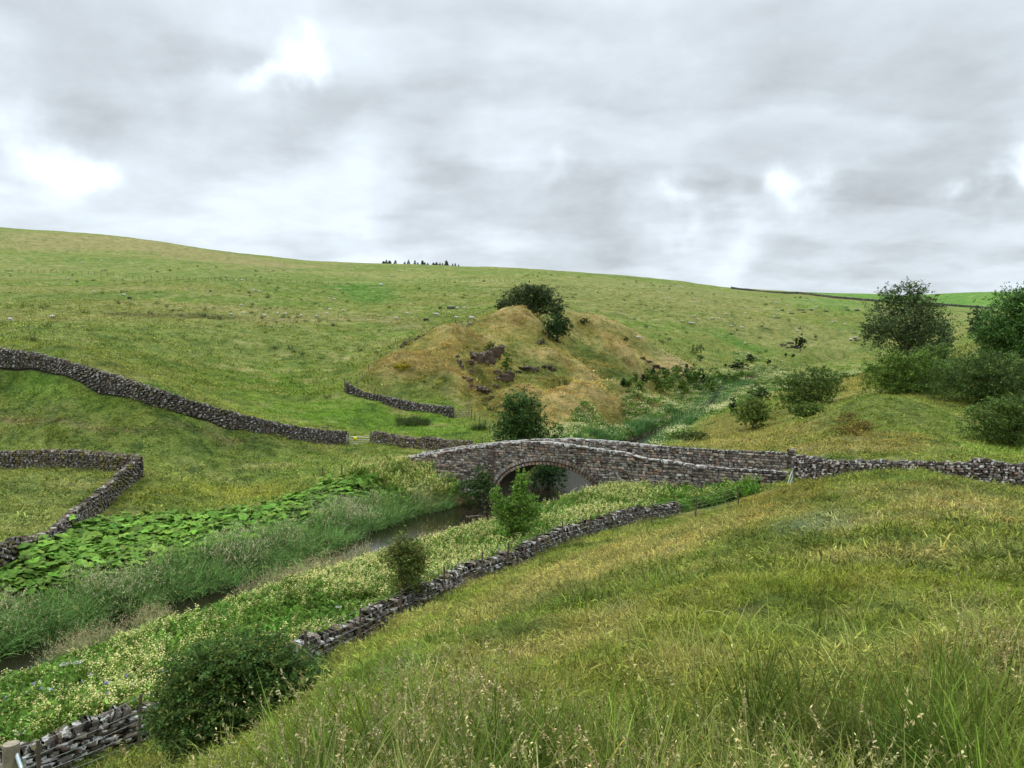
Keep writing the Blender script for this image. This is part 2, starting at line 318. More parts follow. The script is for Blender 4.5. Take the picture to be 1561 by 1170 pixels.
def finish(nt, col, rough=.8, spec=.3, bump=None, bs=.3, bd=.02, metal=0, trans=0):
    p = N(nt, 'ShaderNodeBsdfPrincipled'); p.inputs['Roughness'].default_value = rough; p.inputs['Specular IOR Level'].default_value = spec; p.inputs['Metallic'].default_value = metal
    if hasattr(col, 'is_output'): nt.links.new(col, p.inputs['Base Color'])
    else: p.inputs['Base Color'].default_value = (*col, 1)
    if bump is not None:
        b = N(nt, 'ShaderNodeBump'); b.inputs['Strength'].default_value = bs; b.inputs['Distance'].default_value = bd; nt.links.new(bump, b.inputs['Height']); nt.links.new(b.outputs[0], p.inputs['Normal'])
    out = N(nt, 'ShaderNodeOutputMaterial'); sh = p.outputs[0]
    if trans:
        t = N(nt, 'ShaderNodeBsdfTranslucent'); nt.links.new(col, t.inputs[0]) if hasattr(col, 'is_output') else None
        m = N(nt, 'ShaderNodeMixShader'); m.inputs[0].default_value = trans; nt.links.new(sh, m.inputs[1]); nt.links.new(t.outputs[0], m.inputs[2]); sh = m.outputs[0]
    nt.links.new(sh, out.inputs[0]); return p
def pos(nt): return N(nt, 'ShaderNodeNewGeometry').outputs['Position']
def attr(nt, name, inst=False):
    n = N(nt, 'ShaderNodeAttribute'); n.attribute_name = name; n.attribute_type = 'INSTANCER' if inst else 'GEOMETRY'; return n.outputs['Color']

def mat_ground():
    m, nt = newmat('ground'); P = pos(nt); c = attr(nt, 'Col')
    mp = N(nt, 'ShaderNodeMapping'); nt.links.new(P, mp.inputs[0]); mp.inputs['Scale'].default_value = (1, 1.6, 1.6); V = mp.outputs[0]
    a = noise(nt, V, .55, 6, .72); b = noise(nt, V, 3.0, 4, .7)
    c = mixc(nt, ramp(nt, a, .50, .72), c, mixc(nt, 1.0, c, (1.5, 1.32, 1.5), 'MULTIPLY'))
    c = mixc(nt, ramp(nt, a, .50, .36), c, mixc(nt, 1.0, c, (.42, .55, .5), 'MULTIPLY'))
    c = mixc(nt, ramp(nt, b, .52, .70), c, mixc(nt, 1.0, c, (1.35, 1.25, 1.3), 'MULTIPLY'))
    c = mixc(nt, ramp(nt, b, .48, .34), c, mixc(nt, 1.0, c, (.5, .58, .5), 'MULTIPLY'))
    h = N(nt, 'ShaderNodeMath', operation='ADD'); nt.links.new(a, h.inputs[0]); nt.links.new(b, h.inputs[1])
    finish(nt, c, .95, .1, h.outputs[0], 1.0, .35); return m
def mat_blade(name='grass_blade', trans=.15):
    m, nt = newmat(name); c = mixc(nt, 1.0, attr(nt, 'tint', True), attr(nt, 'Col'), 'MULTIPLY')
    finish(nt, c, .7, .12, trans=trans); return m
def mat_leaf(name, trans=.25, rough=.55):
    m, nt = newmat(name); finish(nt, attr(nt, 'Col'), rough, .15, trans=trans); return m
def mat_stone(name, lichen=.5, moss=.25, dark=(.10, .078, .062)):
    m, nt = newmat(name); P = pos(nt); c = attr(nt, 'Col'); c = mixc(nt, 1.0, c, (*dark,), 'MULTIPLY')
    a = noise(nt, P, 4.5, 5, .7); b = noise(nt, P, 1.3, 4, .65); d = noise(nt, P, 22, 3, .7)
    c = mixc(nt, ramp(nt, d, .3, .75), mixc(nt, 1.0, c, (.6, .6, .6), 'MULTIPLY'), mixc(nt, 1.0, c, (1.35, 1.32, 1.3), 'MULTIPLY'))
    g = N(nt, 'ShaderNodeNewGeometry'); sx = N(nt, 'ShaderNodeSeparateXYZ'); nt.links.new(g.outputs['Normal'], sx.inputs[0])
    up = ramp(nt, sx.outputs[2], -.2, .9)
    lm = N(nt, 'ShaderNodeMath', operation='MULTIPLY_ADD'); nt.links.new(up, lm.inputs[0]); lm.inputs[1].default_value = .16; nt.links.new(a, lm.inputs[2])
    c = mixc(nt, ramp(nt, lm.outputs[0], .72 - .16 * lichen, .78 - .16 * lichen), c, (.42, .42, .38))
    mm = N(nt, 'ShaderNodeMath', operation='MULTIPLY_ADD'); nt.links.new(up, mm.inputs[0]); mm.inputs[1].default_value = .15; nt.links.new(b, mm.inputs[2])
    c = mixc(nt, ramp(nt, mm.outputs[0], .80 - .25 * moss, .90 - .25 * moss), c, (.13, .12, .025))
    finish(nt, c, .92, .2, d, .8, .02); return m
def mat_plain(name, col, rough=.8, metal=0, var=.25, scale=12, spec=.3):
    m, nt = newmat(name); a = noise(nt, pos(nt), scale, 4, .65)
    c = mixc(nt, ramp(nt, a, .3, .7), tuple(q * (1 - var) for q in col), tuple(q * (1 + var) for q in col)); finish(nt, c, rough, spec, a, .4, .01, metal); return m
def mat_water():
    m, nt = newmat('water'); P = pos(nt)
    mp = N(nt, 'ShaderNodeMapping'); nt.links.new(P, mp.inputs[0]); mp.inputs['Scale'].default_value = (1.0, 2.2, 1); mp.inputs['Rotation'].default_value = (0, 0, .5)
    a = noise(nt, mp.outputs[0], 2.4, 4, .6); sp = N(nt, 'ShaderNodeSeparateXYZ'); nt.links.new(P, sp.inputs[0]); rr = N(nt, 'ShaderNodeMapRange'); nt.links.new(sp.outputs[1], rr.inputs[0])
    rr.inputs[1].default_value = 56; rr.inputs[2].default_value = 63; rr.inputs[3].default_value = .12; rr.inputs[4].default_value = 1.0; hh = N(nt, 'ShaderNodeMath', operation='MULTIPLY'); nt.links.new(a, hh.inputs[0]); nt.links.new(rr.outputs[0], hh.inputs[1])
    p = finish(nt, (.012, .010, .006), .05, .5, hh.outputs[0], .5, .12); p.inputs['IOR'].default_value = 1.33; return m
def mat_bark(name, col=(.09, .07, .05)): return mat_plain(name, col, .9, 0, .4, 9)
M = {}
M['ground'] = mat_ground(); M['blade'] = mat_blade(); M['flower'] = mat_blade('flower', .25)
M['leaf'] = mat_leaf('leaf'); M['needle'] = mat_leaf('needle', .08, .7)
M['wall'] = mat_stone('drystone', .42, .12, (.10, .08, .066)); M['wallmoss'] = mat_stone('mossy_drystone', .25, .62, (.11, .09, .07)); M['wallpale'] = mat_stone('lichened_drystone', .33, .3, (.085, .070, .052))
M['bridge'] = mat_stone('bridge_stone', .30, .14, (.222, .185, .145)); M['coping'] = mat_stone('coping_stone', .72, .10, (.15, .11, .09)); M['mortar'] = mat_plain('mortar', (.085, .07, .055), .95)
M['rock'] = mat_stone('crag_rock', .22, .35, (.10, .072, .048)); M['heart'] = mat_plain('wall_heart', (.03, .025, .02), .95)
M['bark'] = mat_bark('bark'); M['post'] = mat_bark('weathered_post', (.115, .09, .06)); M['wire'] = mat_plain('wire', (.35, .35, .33), .5, .7, .1)
M['timber'] = mat_bark('gate_timber', (.25, .21, .15)); M['galv'] = mat_plain('galvanised_steel', (.55, .60, .60), .4, .6, .12); M['yellow'] = mat_plain('yellow_sign', (.80, .60, .01), .5, 0, .03)
M['wool'] = mat_plain('wool', (.60, .56, .48), .95, 0, .15, 20); M['darkwool'] = mat_plain('dark_wool', (.05, .042, .038), .95, 0, .2, 20); M['face'] = mat_plain('sheep_face', (.06, .05, .045), .8)
M['water'] = mat_water(); M['rust'] = mat_plain('rusty_metal', (.12, .045, .03), .8, 0, .3); M['trough'] = mat_plain('trough_metal', (.09, .10, .10), .7, .2, .2)

# ------------------------------------------------------------------ mesh helpers
def link(o, parent=None):
    COL.objects.link(o)
    if parent is not None:
        o.parent = parent; bpy.context.view_layer.update() if False else None
        o.matrix_parent_inverse.identity(); o.location = tuple(a - b for a, b in zip(o.location, parent.location)) if o.get('_w') else o.location
    return o
def mesh(name, V, Fs, mat, cols=None, smooth=False):
    V = np.asarray(V, np.float32); me = bpy.data.meshes.new(name)
    Fs = [np.asarray(f, np.int32) for f in (Fs if isinstance(Fs, (list, tuple)) else [Fs]) if len(f)]
    me.vertices.add(len(V)); me.vertices.foreach_set('co', V.ravel())
    lv = np.concatenate([f.ravel() for f in Fs]); lt = np.concatenate([np.full(len(f), f.shape[1]) for f in Fs]); ls = np.concatenate([[0], np.cumsum(lt)[:-1]])
    me.loops.add(len(lv)); me.loops.foreach_set('vertex_index', lv.astype(np.int32))
    me.polygons.add(len(lt)); me.polygons.foreach_set('loop_start', ls.astype(np.int32)); me.polygons.foreach_set('loop_total', lt.astype(np.int32))
    if smooth: me.polygons.foreach_set('use_smooth', np.ones(len(lt), bool))
    if cols is not None:
        a = me.color_attributes.new('Col', 'FLOAT_COLOR', 'POINT'); c = np.ones((len(V), 4), np.float32); c[:, :3] = cols; a.data.foreach_set('color', c.ravel())
    me.update(calc_edges=True); me.materials.append(mat); return me
def obj(name, me, parent=None, loc=(0, 0, 0)):
    o = bpy.data.objects.new(name, me); COL.objects.link(o); o.location = loc
    if parent is not None: o.parent = parent
    return o
def tag(o, label=None, cat=None, group=None, kind=None):
    if label: o['label'] = label
    if cat: o['category'] = cat
    if group: o['group'] = group
    if kind: o['kind'] = kind
    return o
def root(name, loc, label, cat, group=None, rz=0):
    o = bpy.data.objects.new(name, None); COL.objects.link(o); o.location = loc; o.rotation_euler = (0, 0, rz); o.empty_display_size = .2
    return tag(o, label, cat, group)
class MB:
    def __init__(s): s.V = []; s.F = {}; s.C = []; s.n = 0
    def add(s, V, F, c=(1, 1, 1)):
        V = np.asarray(V, float); F = np.asarray(F, int)
        s.F.setdefault(F.shape[1], []).append(F + s.n); s.V.append(V); c = np.asarray(c, float); s.C.append(np.broadcast_to(c, (len(V), 3))); s.n += len(V); return s
    def me(s, name, mat, smooth=False): return mesh(name, np.concatenate(s.V), [np.concatenate(f) for f in s.F.values()], mat, np.concatenate(s.C), smooth)
    def build(s, name, mat, parent=None, smooth=False, loc=(0, 0, 0)): return obj(name, s.me(name, mat, smooth), parent, loc)
def tube(mb, pts, rad, n=6, c=(1, 1, 1)):
    pts = np.asarray(pts, float); k = len(pts); rad = np.broadcast_to(rad, (k,)); d = np.gradient(pts, axis=0); d /= np.linalg.norm(d, axis=1)[:, None] + 1e-9
    ref = np.array([0, 0, 1.]) if abs(d[:, 2]).mean() < .9 else np.array([1., 0, 0])
    a = np.cross(d, ref); a /= np.linalg.norm(a, axis=1)[:, None] + 1e-9; b = np.cross(d, a); th = np.arange(n) * 2 * PI / n
    V = (pts[:, None] + rad[:, None, None] * (np.cos(th)[None, :, None] * a[:, None] + np.sin(th)[None, :, None] * b[:, None])).reshape(-1, 3)
    i, j = np.meshgrid(np.arange(k - 1), np.arange(n), indexing='ij'); j2 = (j + 1) % n
    mb.add(V, np.stack([i * n + j, i * n + j2, (i + 1) * n + j2, (i + 1) * n + j], -1).reshape(-1, 4), c)
    mb.add(V[-n:], [list(range(n))], c) if n > 2 else None
CUBE = np.array([[-1, -1, -1], [1, -1, -1], [1, 1, -1], [-1, 1, -1], [-1, -1, 1], [1, -1, 1], [1, 1, 1], [-1, 1, 1]]) * .5
CUBF = np.array([[0, 3, 2, 1], [4, 5, 6, 7], [0, 1, 5, 4], [1, 2, 6, 5], [2, 3, 7, 6], [3, 0, 4, 7]])
def box(mb, c, s, c3=(1, 1, 1), ax=None, jit=0):
    V = CUBE * np.array(s)
    if jit: V = V + R.uniform(-jit, jit, V.shape) * np.array(s)
    if ax is not None: V = V @ np.array(ax, float)
    mb.add(V + np.array(c), CUBF, c3)
# chamfered stone template: 24 vertices
def _stone():
    V = []; idx = {}
    for k, c in enumerate(CUBE):
        for a in range(3):
            w = np.sign(c); q = w * np.array([.5, .5, .5]); 
            for b in range(3):
                if b != a: q[b] = w[b] * .36
            idx[(k, a)] = len(V); V.append(q)
    F4 = []; F3 = []
    for f in CUBF:
        n = CUBE[f].mean(0); a = int(np.argmax(np.abs(n))); F4.append([idx[(k, a)] for k in f])
    for k in range(8):
        t = [idx[(k, 0)], idx[(k, 1)], idx[(k, 2)]]; 
        if np.prod(np.sign(CUBE[k])) < 0: t = t[::-1]
        F3.append(t)
    for i in range(8):
        for j in range(i + 1, 8):
            df = np.abs(CUBE[i] - CUBE[j]) > 0
            if df.sum() == 1:
                a = int(np.argmax(df)); o = [b for b in range(3) if b != a]
                F4.append([idx[(i, o[0])], idx[(j, o[0])], idx[(j, o[1])], idx[(i, o[1])]])
    return np.array(V), np.array(F4), np.array(F3)
SV, SF4, SF3 = _stone()
def stones(C, S, AX, cols, jit=.07):
    """many stones as one mesh: centres, sizes, axes (n,3,3)"""
    n = len(C); V = (SV[None] + R.uniform(-jit, jit, (n, 24, 3))) * S[:, None]; V = np.einsum('nij,njk->nik', V, AX) + C[:, None]
    off = (np.arange(n) * 24)[:, None, None]
    return V.reshape(-1, 3), [(SF4[None] + off).reshape(-1, 4), (SF3[None] + off).reshape(-1, 3)], np.repeat(cols, 24, 0)
def stonecols(n, k=.28): 
    b = np.exp(R.normal(0, k, n)); hue = R.uniform(-1, 1, n) * .12
    return np.stack([b * (1 + hue), b, b * (1 - hue * .8)], 1)

# ------------------------------------------------------------------ dry stone walls
def wall(name, label, px, mat='wall', thick=.55, group=None, hmin=.7, hmax=1.9, sl=.34, sh=.13, cope=True, base=None, gap=0, hconst=None, rough=1.0, cat='dry stone wall'):
    """px: (u, v of the top edge, distance). Courses of separate stones on both faces, a heart, and a coping of stones set on edge."""
    P = np.array([[*W(u, d), zpix(v, d)] for u, v, d in px]); L = np.concatenate([[0], np.cumsum(np.hypot(*np.diff(P[:, :2], axis=0).T))])
    tot = L[-1]; m = max(3, int(tot / .5)); s = np.linspace(0, tot, m)
    X = np.interp(s, L, P[:, 0]); Y = np.interp(s, L, P[:, 1]); T = np.interp(s, L, P[:, 2]); G = ground_z(X, Y) 
    T = G + hconst * np.ones(m) if hconst else np.clip(T, G + hmin, G + hmax)
    T = T + rough * .10 * fbm(s / 1.3, s * 0 + 3.3, 5, 3)
    rt = root(name, (X[m // 2], Y[m // 2], G[m // 2]), label, cat, group); o = np.array(rt.location)
    dx = np.gradient(X); dy = np.gradient(Y); q = np.hypot(dx, dy); dx /= q; dy /= q; nx, ny = -dy, dx
    co = .16 if cope else 0
    # heart
    V = []; 
    for k in range(m):
        b = G[k] - .3; t = T[k] - co - .03
        for zz, w in ((b, thick * .5), (t, thick * .34)):
            V += [(X[k] + nx[k] * w, Y[k] + ny[k] * w, zz), (X[k] - nx[k] * w, Y[k] - ny[k] * w, zz)]
    V = np.array(V) - o; F = []
    for k in range(m - 1):
        a = k * 4; c = a + 4; F += [[a, c, c + 2, a + 2], [a + 1, a + 3, c + 3, c + 1], [a + 2, c + 2, c + 3, a + 3]]
    F += [[0, 2, 3, 1], [4 * m - 4, 4 * m - 3, 4 * m - 1, 4 * m - 2]]
    obj('wall_heart', mesh('wall_heart', V, [np.array(F)], M['heart']), rt)
    C = []; S = []; A = []
    zmin = G.min() - .2; zmax = T.max()
    for side in (-1, 1):
        # courses follow the ground
        nc = int((np.max(T - G) + .1) / sh) + 1
        for r_ in range(nc):
            p = R.uniform(0, sl)
            while p < tot:
                l = sl * R.uniform(.5, 1.5); c = p + l / 2; p += l
                if c > tot: break
                g = np.interp(c, s, G); t = np.interp(c, s, T) - co; z = g - .08 + (r_ + .5) * sh
                if z > t + .02: continue
                f = (z - g) / max(t - g, .1); w = thick * (.5 - .13 * f)
                x = np.interp(c, s, X); y = np.interp(c, s, Y); ax = np.interp(c, s, dx); ay = np.interp(c, s, dy); k_ = math.hypot(ax, ay); ax /= k_; ay /= k_
                n = np.array([-ay * side, ax * side, 0]); C.append(np.array([x, y, z]) + n * (w - .05 + R.uniform(-.03, .045)) - o); S.append((l * .98, .20, sh * R.uniform(.75, 1.15)))
                e = R.uniform(-.06, .06); tdir = np.array([ax, ay, e]); A.append([tdir, n, np.array([-ax * e, -ay * e, 1])])
        # ends
    for e_, sg in ((0, -1), (m - 1, 1)):
        z = G[e_]
        while z < T[e_] - co:
            hh = sh * R.uniform(.9, 1.3); C.append(np.array([X[e_], Y[e_], z + hh / 2]) - o); S.append((.34, thick * .85, hh)); A.append([[dx[e_], dy[e_], 0], [nx[e_], ny[e_], 0], [0, 0, 1]]); z += hh
    nbase = len(C)
    V, F, cc = stones(np.array(C), np.array(S), np.array(A), stonecols(len(C)))
    obj('stone_courses', mesh('stone_courses', V, F, M[mat], cc), rt)
    if cope:
        C = []; S = []; A = []; p = 0
        while p < tot:
            l = R.uniform(.12, .26) * sl / .34; c = min(p + l / 2, tot); p += l
            if R.rand() < gap: continue
            t = np.interp(c, s, T) - co; x = np.interp(c, s, X); y = np.interp(c, s, Y); ax = np.interp(c, s, dx); ay = np.interp(c, s, dy); k_ = math.hypot(ax, ay); ax /= k_; ay /= k_
            hh = R.uniform(.14, .30); e = R.uniform(-.5, .5) if R.rand() < .75 * rough else R.uniform(-1.2, 1.2)
            C.append(np.array([x, y, t + hh * .42]) - o); S.append((l * .9, thick * R.uniform(.55, .85), hh)); A.append([[ax * math.cos(e), ay * math.cos(e), math.sin(e)], [-ay, ax, 0], [-ax * math.sin(e), -ay * math.sin(e), math.cos(e)]])
        V, F, cc = stones(np.array(C), np.array(S), np.array(A), stonecols(len(C)) * 1.15, .10)
        obj('coping', mesh('coping', V, F, M[mat], cc), rt)
    return rt

# ------------------------------------------------------------------ trees and shrubs
def leaves(C, size, col, var=.25, up=.35, asp=1.6):
    """one small quad per leaf"""
    n = len(C); nv = R.normal(size=(n, 3)); nv[:, 2] = np.abs(nv[:, 2]) + up; nv /= np.linalg.norm(nv, axis=1)[:, None]
    a = np.cross(nv, R.normal(size=(n, 3))); a /= np.linalg.norm(a, axis=1)[:, None]; b = np.cross(nv, a)
    s = size * np.exp(R.normal(0, .25, n))[:, None]
    V = np.stack([C - a * s * asp * .5, C + b * s * .42 - a * s * .05 + nv * s * .1, C + a * s * asp * .5, C - b * s * .42 - a * s * .05 + nv * s * .1], 1).reshape(-1, 3)
    F = np.arange(n * 4).reshape(n, 4); k = np.exp(R.normal(0, var, n))[:, None]
    c = np.repeat(np.clip(np.asarray(col) * k * (np.array([1.0, 1.0, .82]) if np.size(col) and np.max(col) < .45 else 1), 0, .8), 4, 0); return V, F, c
def blobpts(blobs, n, shell=.45, cl=14, spread=.13, cols=None, seed=0):
    """leaf positions: sprays of leaves around twig ends that sit mostly in the outer crown"""
    vol = np.array([b[3] * b[4] * b[5] for b in blobs]) ** .75; pr = vol / vol.sum(); nc = max(4, n // cl); k = R.choice(len(blobs), nc, p=pr); B = np.array(blobs)[k]
    d = R.normal(size=(nc, 3)); d /= np.linalg.norm(d, axis=1)[:, None]; rr = 1 - shell * R.rand(nc) ** 1.6 * 1.6
    bump = 1 + .34 * np.sin(d[:, 0] * 5.1 + k * 1.7) * np.sin(d[:, 1] * 4.3 + k) * np.sin(d[:, 2] * 5 + 2 * k) + R.normal(0, .07, nc)
    c = B[:, :3] + d * B[:, 3:6] * (rr * bump)[:, None]
    sz = (B[:, 3] * B[:, 4] * B[:, 5]) ** (1 / 3)
    tw = R.normal(size=(nc, 3)) * np.array([1, 1, .45]); tw += d * .6; tw /= np.linalg.norm(tw, axis=1)[:, None]
    t = R.uniform(-1, 1, (nc, cl)); P = c[:, None] + tw[:, None] * (t * 2.0)[..., None] * (spread * sz)[:, None, None] + R.normal(size=(nc, cl, 3)) * (spread * sz * .35)[:, None, None]
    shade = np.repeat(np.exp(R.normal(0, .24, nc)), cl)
    return P.reshape(-1, 3), shade, c
def limbs(mb, base, blobs, rt_, n=9, lean=0, multi=1, twigs=3, ends=None):
    B = np.array(blobs); top = B[:, 2].max()
    for mI in range(multi):
        o = np.array([R.uniform(-.5, .5) * rt_ * 3 * (multi > 1), R.uniform(-.5, .5) * rt_ * 3 * (multi > 1), 0]); tip = B[R.randint(len(B)), :3] * np.array([.6, .6, 1]) if multi > 1 else np.array([B[:, 0].mean(), B[:, 1].mean(), top])
        k = 6; t = np.linspace(0, 1, k)[:, None]; P = o * (1 - t) + tip * t; P[0, 2] = -.3; P[1:-1, :2] += R.normal(0, rt_ * .8, (k - 2, 2)); rad = rt_ * (1 - .8 * t[:, 0]) / math.sqrt(multi); rad[0] *= 1.4
        tube(mb, P, rad, 7)
        for _ in range(n):
            b = B[R.randint(len(B))]; e = b[:3] + R.normal(size=3) * b[3:6] * .45; e[2] = max(e[2], top * .12); i = R.randint(1, k - 1); st = P[i] * .6 + P[i + 1] * .4 if i + 1 < k else P[i]
            if st[2] > e[2] + .1 * top: st = P[1]
            q = np.array([st, st * .6 + e * .4 + R.normal(0, .04 * top, 3), st * .25 + e * .75 + R.normal(0, .03 * top, 3), e]); r0 = rad[i] * .55; tube(mb, q, [r0, r0 * .7, r0 * .45, r0 * .15], 5)
            for _ in range(twigs):
                e2 = e + R.normal(size=3) * b[3:6] * .4; tube(mb, [q[2], q[2] * .4 + e2 * .6 + R.normal(0, .02 * top, 3), e2], [r0 * .3, r0 * .18, r0 * .06], 4)
def tree(name, label, cat, base, blobs, nleaf, leaf, col, trunk=.15, group=None, shell=.5, cl=20, spread=.115, multi=1, nl=9, mat='leaf', up=.35, var=.22, twigs=3, trunkname='trunk', col2=None):
    rt = root(name, base, label, cat, group); mb = MB(); limbs(mb, base, blobs, trunk, nl, multi=multi, twigs=twigs); mb.build(trunkname, M['bark'], rt, True)
    P, sh, c = blobpts(blobs, nleaf, shell, cl, spread); P[:, 2] = np.maximum(P[:, 2], .05)
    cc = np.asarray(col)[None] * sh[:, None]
    if col2 is not None:
        w = (R.rand(len(c)) < .2).repeat(cl)[:, None]; cc = np.where(w, np.asarray(col2)[None], cc)
    # random spray tones put light sprays and shaded gaps into the leaf colour
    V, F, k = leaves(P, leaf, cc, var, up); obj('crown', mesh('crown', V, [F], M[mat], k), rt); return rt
def pxtree(name, label, cat, u0, u1, vt, vb, d, nleaf, leaf, col, lobes=None, depth=.9, **k):
    """a crown filling a measured height and width at a distance; lobes in units of half width and height: (x, y, z, rx, ry, rz)"""
    x, y = W((u0 + u1) / 2, d); z = gz(x, y); wpx = (u1 - u0) / F0 * d / 2 * 1.08; H = (zpix(vt, d) - z) * 1.04; H = max(H, .4)
    zb = max(zpix(vb, d) - z, 0); 
    lobes = lobes or [(0, 0, .6, .62, .62, .40), (-.42, .1, .48, .50, .5, .36), (.42, -.1, .5, .50, .5, .36), (-.1, -.3, .38, .6, .5, .32), (.15, .3, .75, .42, .42, .24)]
    B = [(a * wpx, b * wpx * depth, c * H, e * wpx, f * wpx * depth, g * H) for a, b, c, e, f, g in lobes]
    return tree(name, label, cat, (x, y, z), B, nleaf, leaf, col, **k)
def conifer(mbt, mbl, H, w, n=14, col=(.02, .04, .015)):
    tube(mbt, [[0, 0, -.8], [0, 0, H * .5], [0, 0, H]], [H * .02, H * .013, .01], 5)
    P = []; 
    for k in range(n):
        z = H * (.08 + .9 * k / n); r_ = w * (1 - k / n) ** .8 * R.uniform(.8, 1.15) + .05 * w; m = max(5, int(9 * (1 - k / n) + 4))
        for a in R.uniform(0, 2 * PI, m):
            for t in (.35, .65, .95): P.append([math.cos(a) * r_ * t, math.sin(a) * r_ * t, z - r_ * t * .35 + R.normal() * .02 * H])
    P = np.array(P); V, F, c = leaves(P, max(w * .34, H * .05), np.repeat(np.array([col]), len(P), 0), .25, .2, 1.8); mbl.add(V, F, c)

# ------------------------------------------------------------------ scattered plants (stuff): real instanced clumps
def scatter(name, label, cat, pts, rot, scl, tint, protos, group=None):
    n = len(pts)
    if n == 0: return
    me = bpy.data.meshes.new(name); me.vertices.add(n); me.vertices.foreach_set('co', np.asarray(pts, np.float32).ravel())
    a = me.attributes.new('rot', 'FLOAT_VECTOR', 'POINT'); a.data.foreach_set('vector', np.asarray(rot, np.float32).ravel())
    a = me.attributes.new('scl', 'FLOAT_VECTOR', 'POINT'); a.data.foreach_set('vector', np.asarray(scl, np.float32).ravel())
    a = me.attributes.new('pick', 'INT', 'POINT'); a.data.foreach_set('value', R.randint(0, len(protos), n).astype(np.int32))
    a = me.attributes.new('tint', 'FLOAT_COLOR', 'POINT'); c = np.ones((n, 4), np.float32); c[:, :3] = tint; a.data.foreach_set('color', c.ravel())
    cl = bpy.data.collections.new('kinds_of_' + name)
    for k, p in enumerate(protos):
        o = bpy.data.objects.new(f'{name}_clump', p); cl.objects.link(o)
    o = obj(name, me); tag(o, label, cat, group, 'stuff')
    ng = bpy.data.node_groups.new('scatter_' + name, 'GeometryNodeTree')
    ng.interface.new_socket('Geometry', in_out='INPUT', socket_type='NodeSocketGeometry'); ng.interface.new_socket('Geometry', in_out='OUTPUT', socket_type='NodeSocketGeometry')
    gi = ng.nodes.new('NodeGroupInput'); go = ng.nodes.new('NodeGroupOutput'); ip = ng.nodes.new('GeometryNodeInstanceOnPoints'); ci = ng.nodes.new('GeometryNodeCollectionInfo')
    ci.inputs['Collection'].default_value = cl; ci.inputs['Separate Children'].default_value = True; ci.inputs['Reset Children'].default_value = True
    def na(t, nm):
        q = ng.nodes.new('GeometryNodeInputNamedAttribute'); q.data_type = t; q.inputs['Name'].default_value = nm; return [s for s in q.outputs if s.enabled and s.name == 'Attribute'][0]
    e = ng.nodes.new('FunctionNodeEulerToRotation'); L = ng.links.new
    L(gi.outputs[0], ip.inputs['Points']); L(ci.outputs[0], ip.inputs['Instance']); ip.inputs['Pick Instance'].default_value = True
    L(na('INT', 'pick'), ip.inputs['Instance Index']); L(na('FLOAT_VECTOR', 'rot'), e.inputs[0]); L(e.outputs[0], ip.inputs['Rotation']); L(na('FLOAT_VECTOR', 'scl'), ip.inputs['Scale']); L(ip.outputs[0], go.inputs[0])
    md = o.modifiers.new('scatter', 'NODES'); md.node_group = ng
    return o
def tuft(n, rad, h, w, bend=.6, seg=3, lean=.25, col=(1, 1, 1), colvar=.3, head=None, headc=None, heads=.3, name='tuft'):
    """n curved blades growing from a disc"""
    mb = MB(); P0 = np.stack([R.normal(0, rad * .5, n), R.normal(0, rad * .5, n), np.full(n, -.03)], 1)
    az = R.uniform(0, 2 * PI, n); out = np.arctan2(P0[:, 1], P0[:, 0]); az = np.where(R.rand(n) < .6, out + R.normal(0, .6, n), az)
    L = h * np.exp(R.normal(0, .22, n)); le = np.abs(R.normal(lean, .2, n)); be = np.abs(R.normal(bend, .3, n))
    t = np.linspace(0, 1, seg + 1); th = le[:, None] + be[:, None] * t[None] ** 1.3 * 1.3
    st = L[:, None] / seg; dx = np.sin(th) * st; dz = np.cos(th) * st
    hx = np.concatenate([np.zeros((n, 1)), np.cumsum(dx[:, 1:], 1)], 1); hz = np.concatenate([np.zeros((n, 1)), np.cumsum(dz[:, 1:], 1)], 1)
    ca, sa = np.cos(az)[:, None], np.sin(az)[:, None]
    Cn = np.stack([P0[:, :1] + hx * ca, P0[:, 1:2] + hx * sa, P0[:, 2:] + hz], -1)
    ws = w * np.exp(R.normal(0, .25, n))[:, None] * np.array([1 - .9 * q ** 1.6 for q in t])[None]
    fa = R.uniform(0, PI, n); side = np.stack([np.cos(fa), np.sin(fa), np.zeros(n)], -1)[:, None]
    V = np.stack([Cn - side * ws[..., None] / 2, Cn + side * ws[..., None] / 2], 2).reshape(n, -1, 3); k = (seg + 1) * 2
    f = np.array([[2 * i, 2 * i + 1, 2 * i + 3, 2 * i + 2] for i in range(seg)]); F = (f[None] + (np.arange(n) * k)[:, None, None]).reshape(-1, 4)
    cv = np.exp(R.normal(0, colvar, n))[:, None] * np.array(col)[None]; dry = (R.rand(n) < .09)[:, None]; cv = np.where(dry, cv * np.array([1.35, 1.18, 1.4]), cv)
    cv = np.minimum(cv, np.array(col)[None] * 1.55); mb.add(V.reshape(-1, 3), F, np.repeat(cv, k, 0))
    if head:
        m = R.rand(n) < heads; tip = Cn[m, -1]; d = Cn[m, -1] - Cn[m, -2]; d /= np.linalg.norm(d, axis=1)[:, None] + 1e-9
        for a in range(head[2]):
            q = tip + d * (R.uniform(-.9, .2, len(tip)) * head[0])[:, None] + R.normal(0, head[1] * .6, (len(tip), 3)); Vv, Ff, cc = leaves(q, head[1], np.repeat([headc], len(q), 0), .25, 0, 2.2); mb.add(Vv, Ff, cc)
    return mb.me(name, M['blade'])

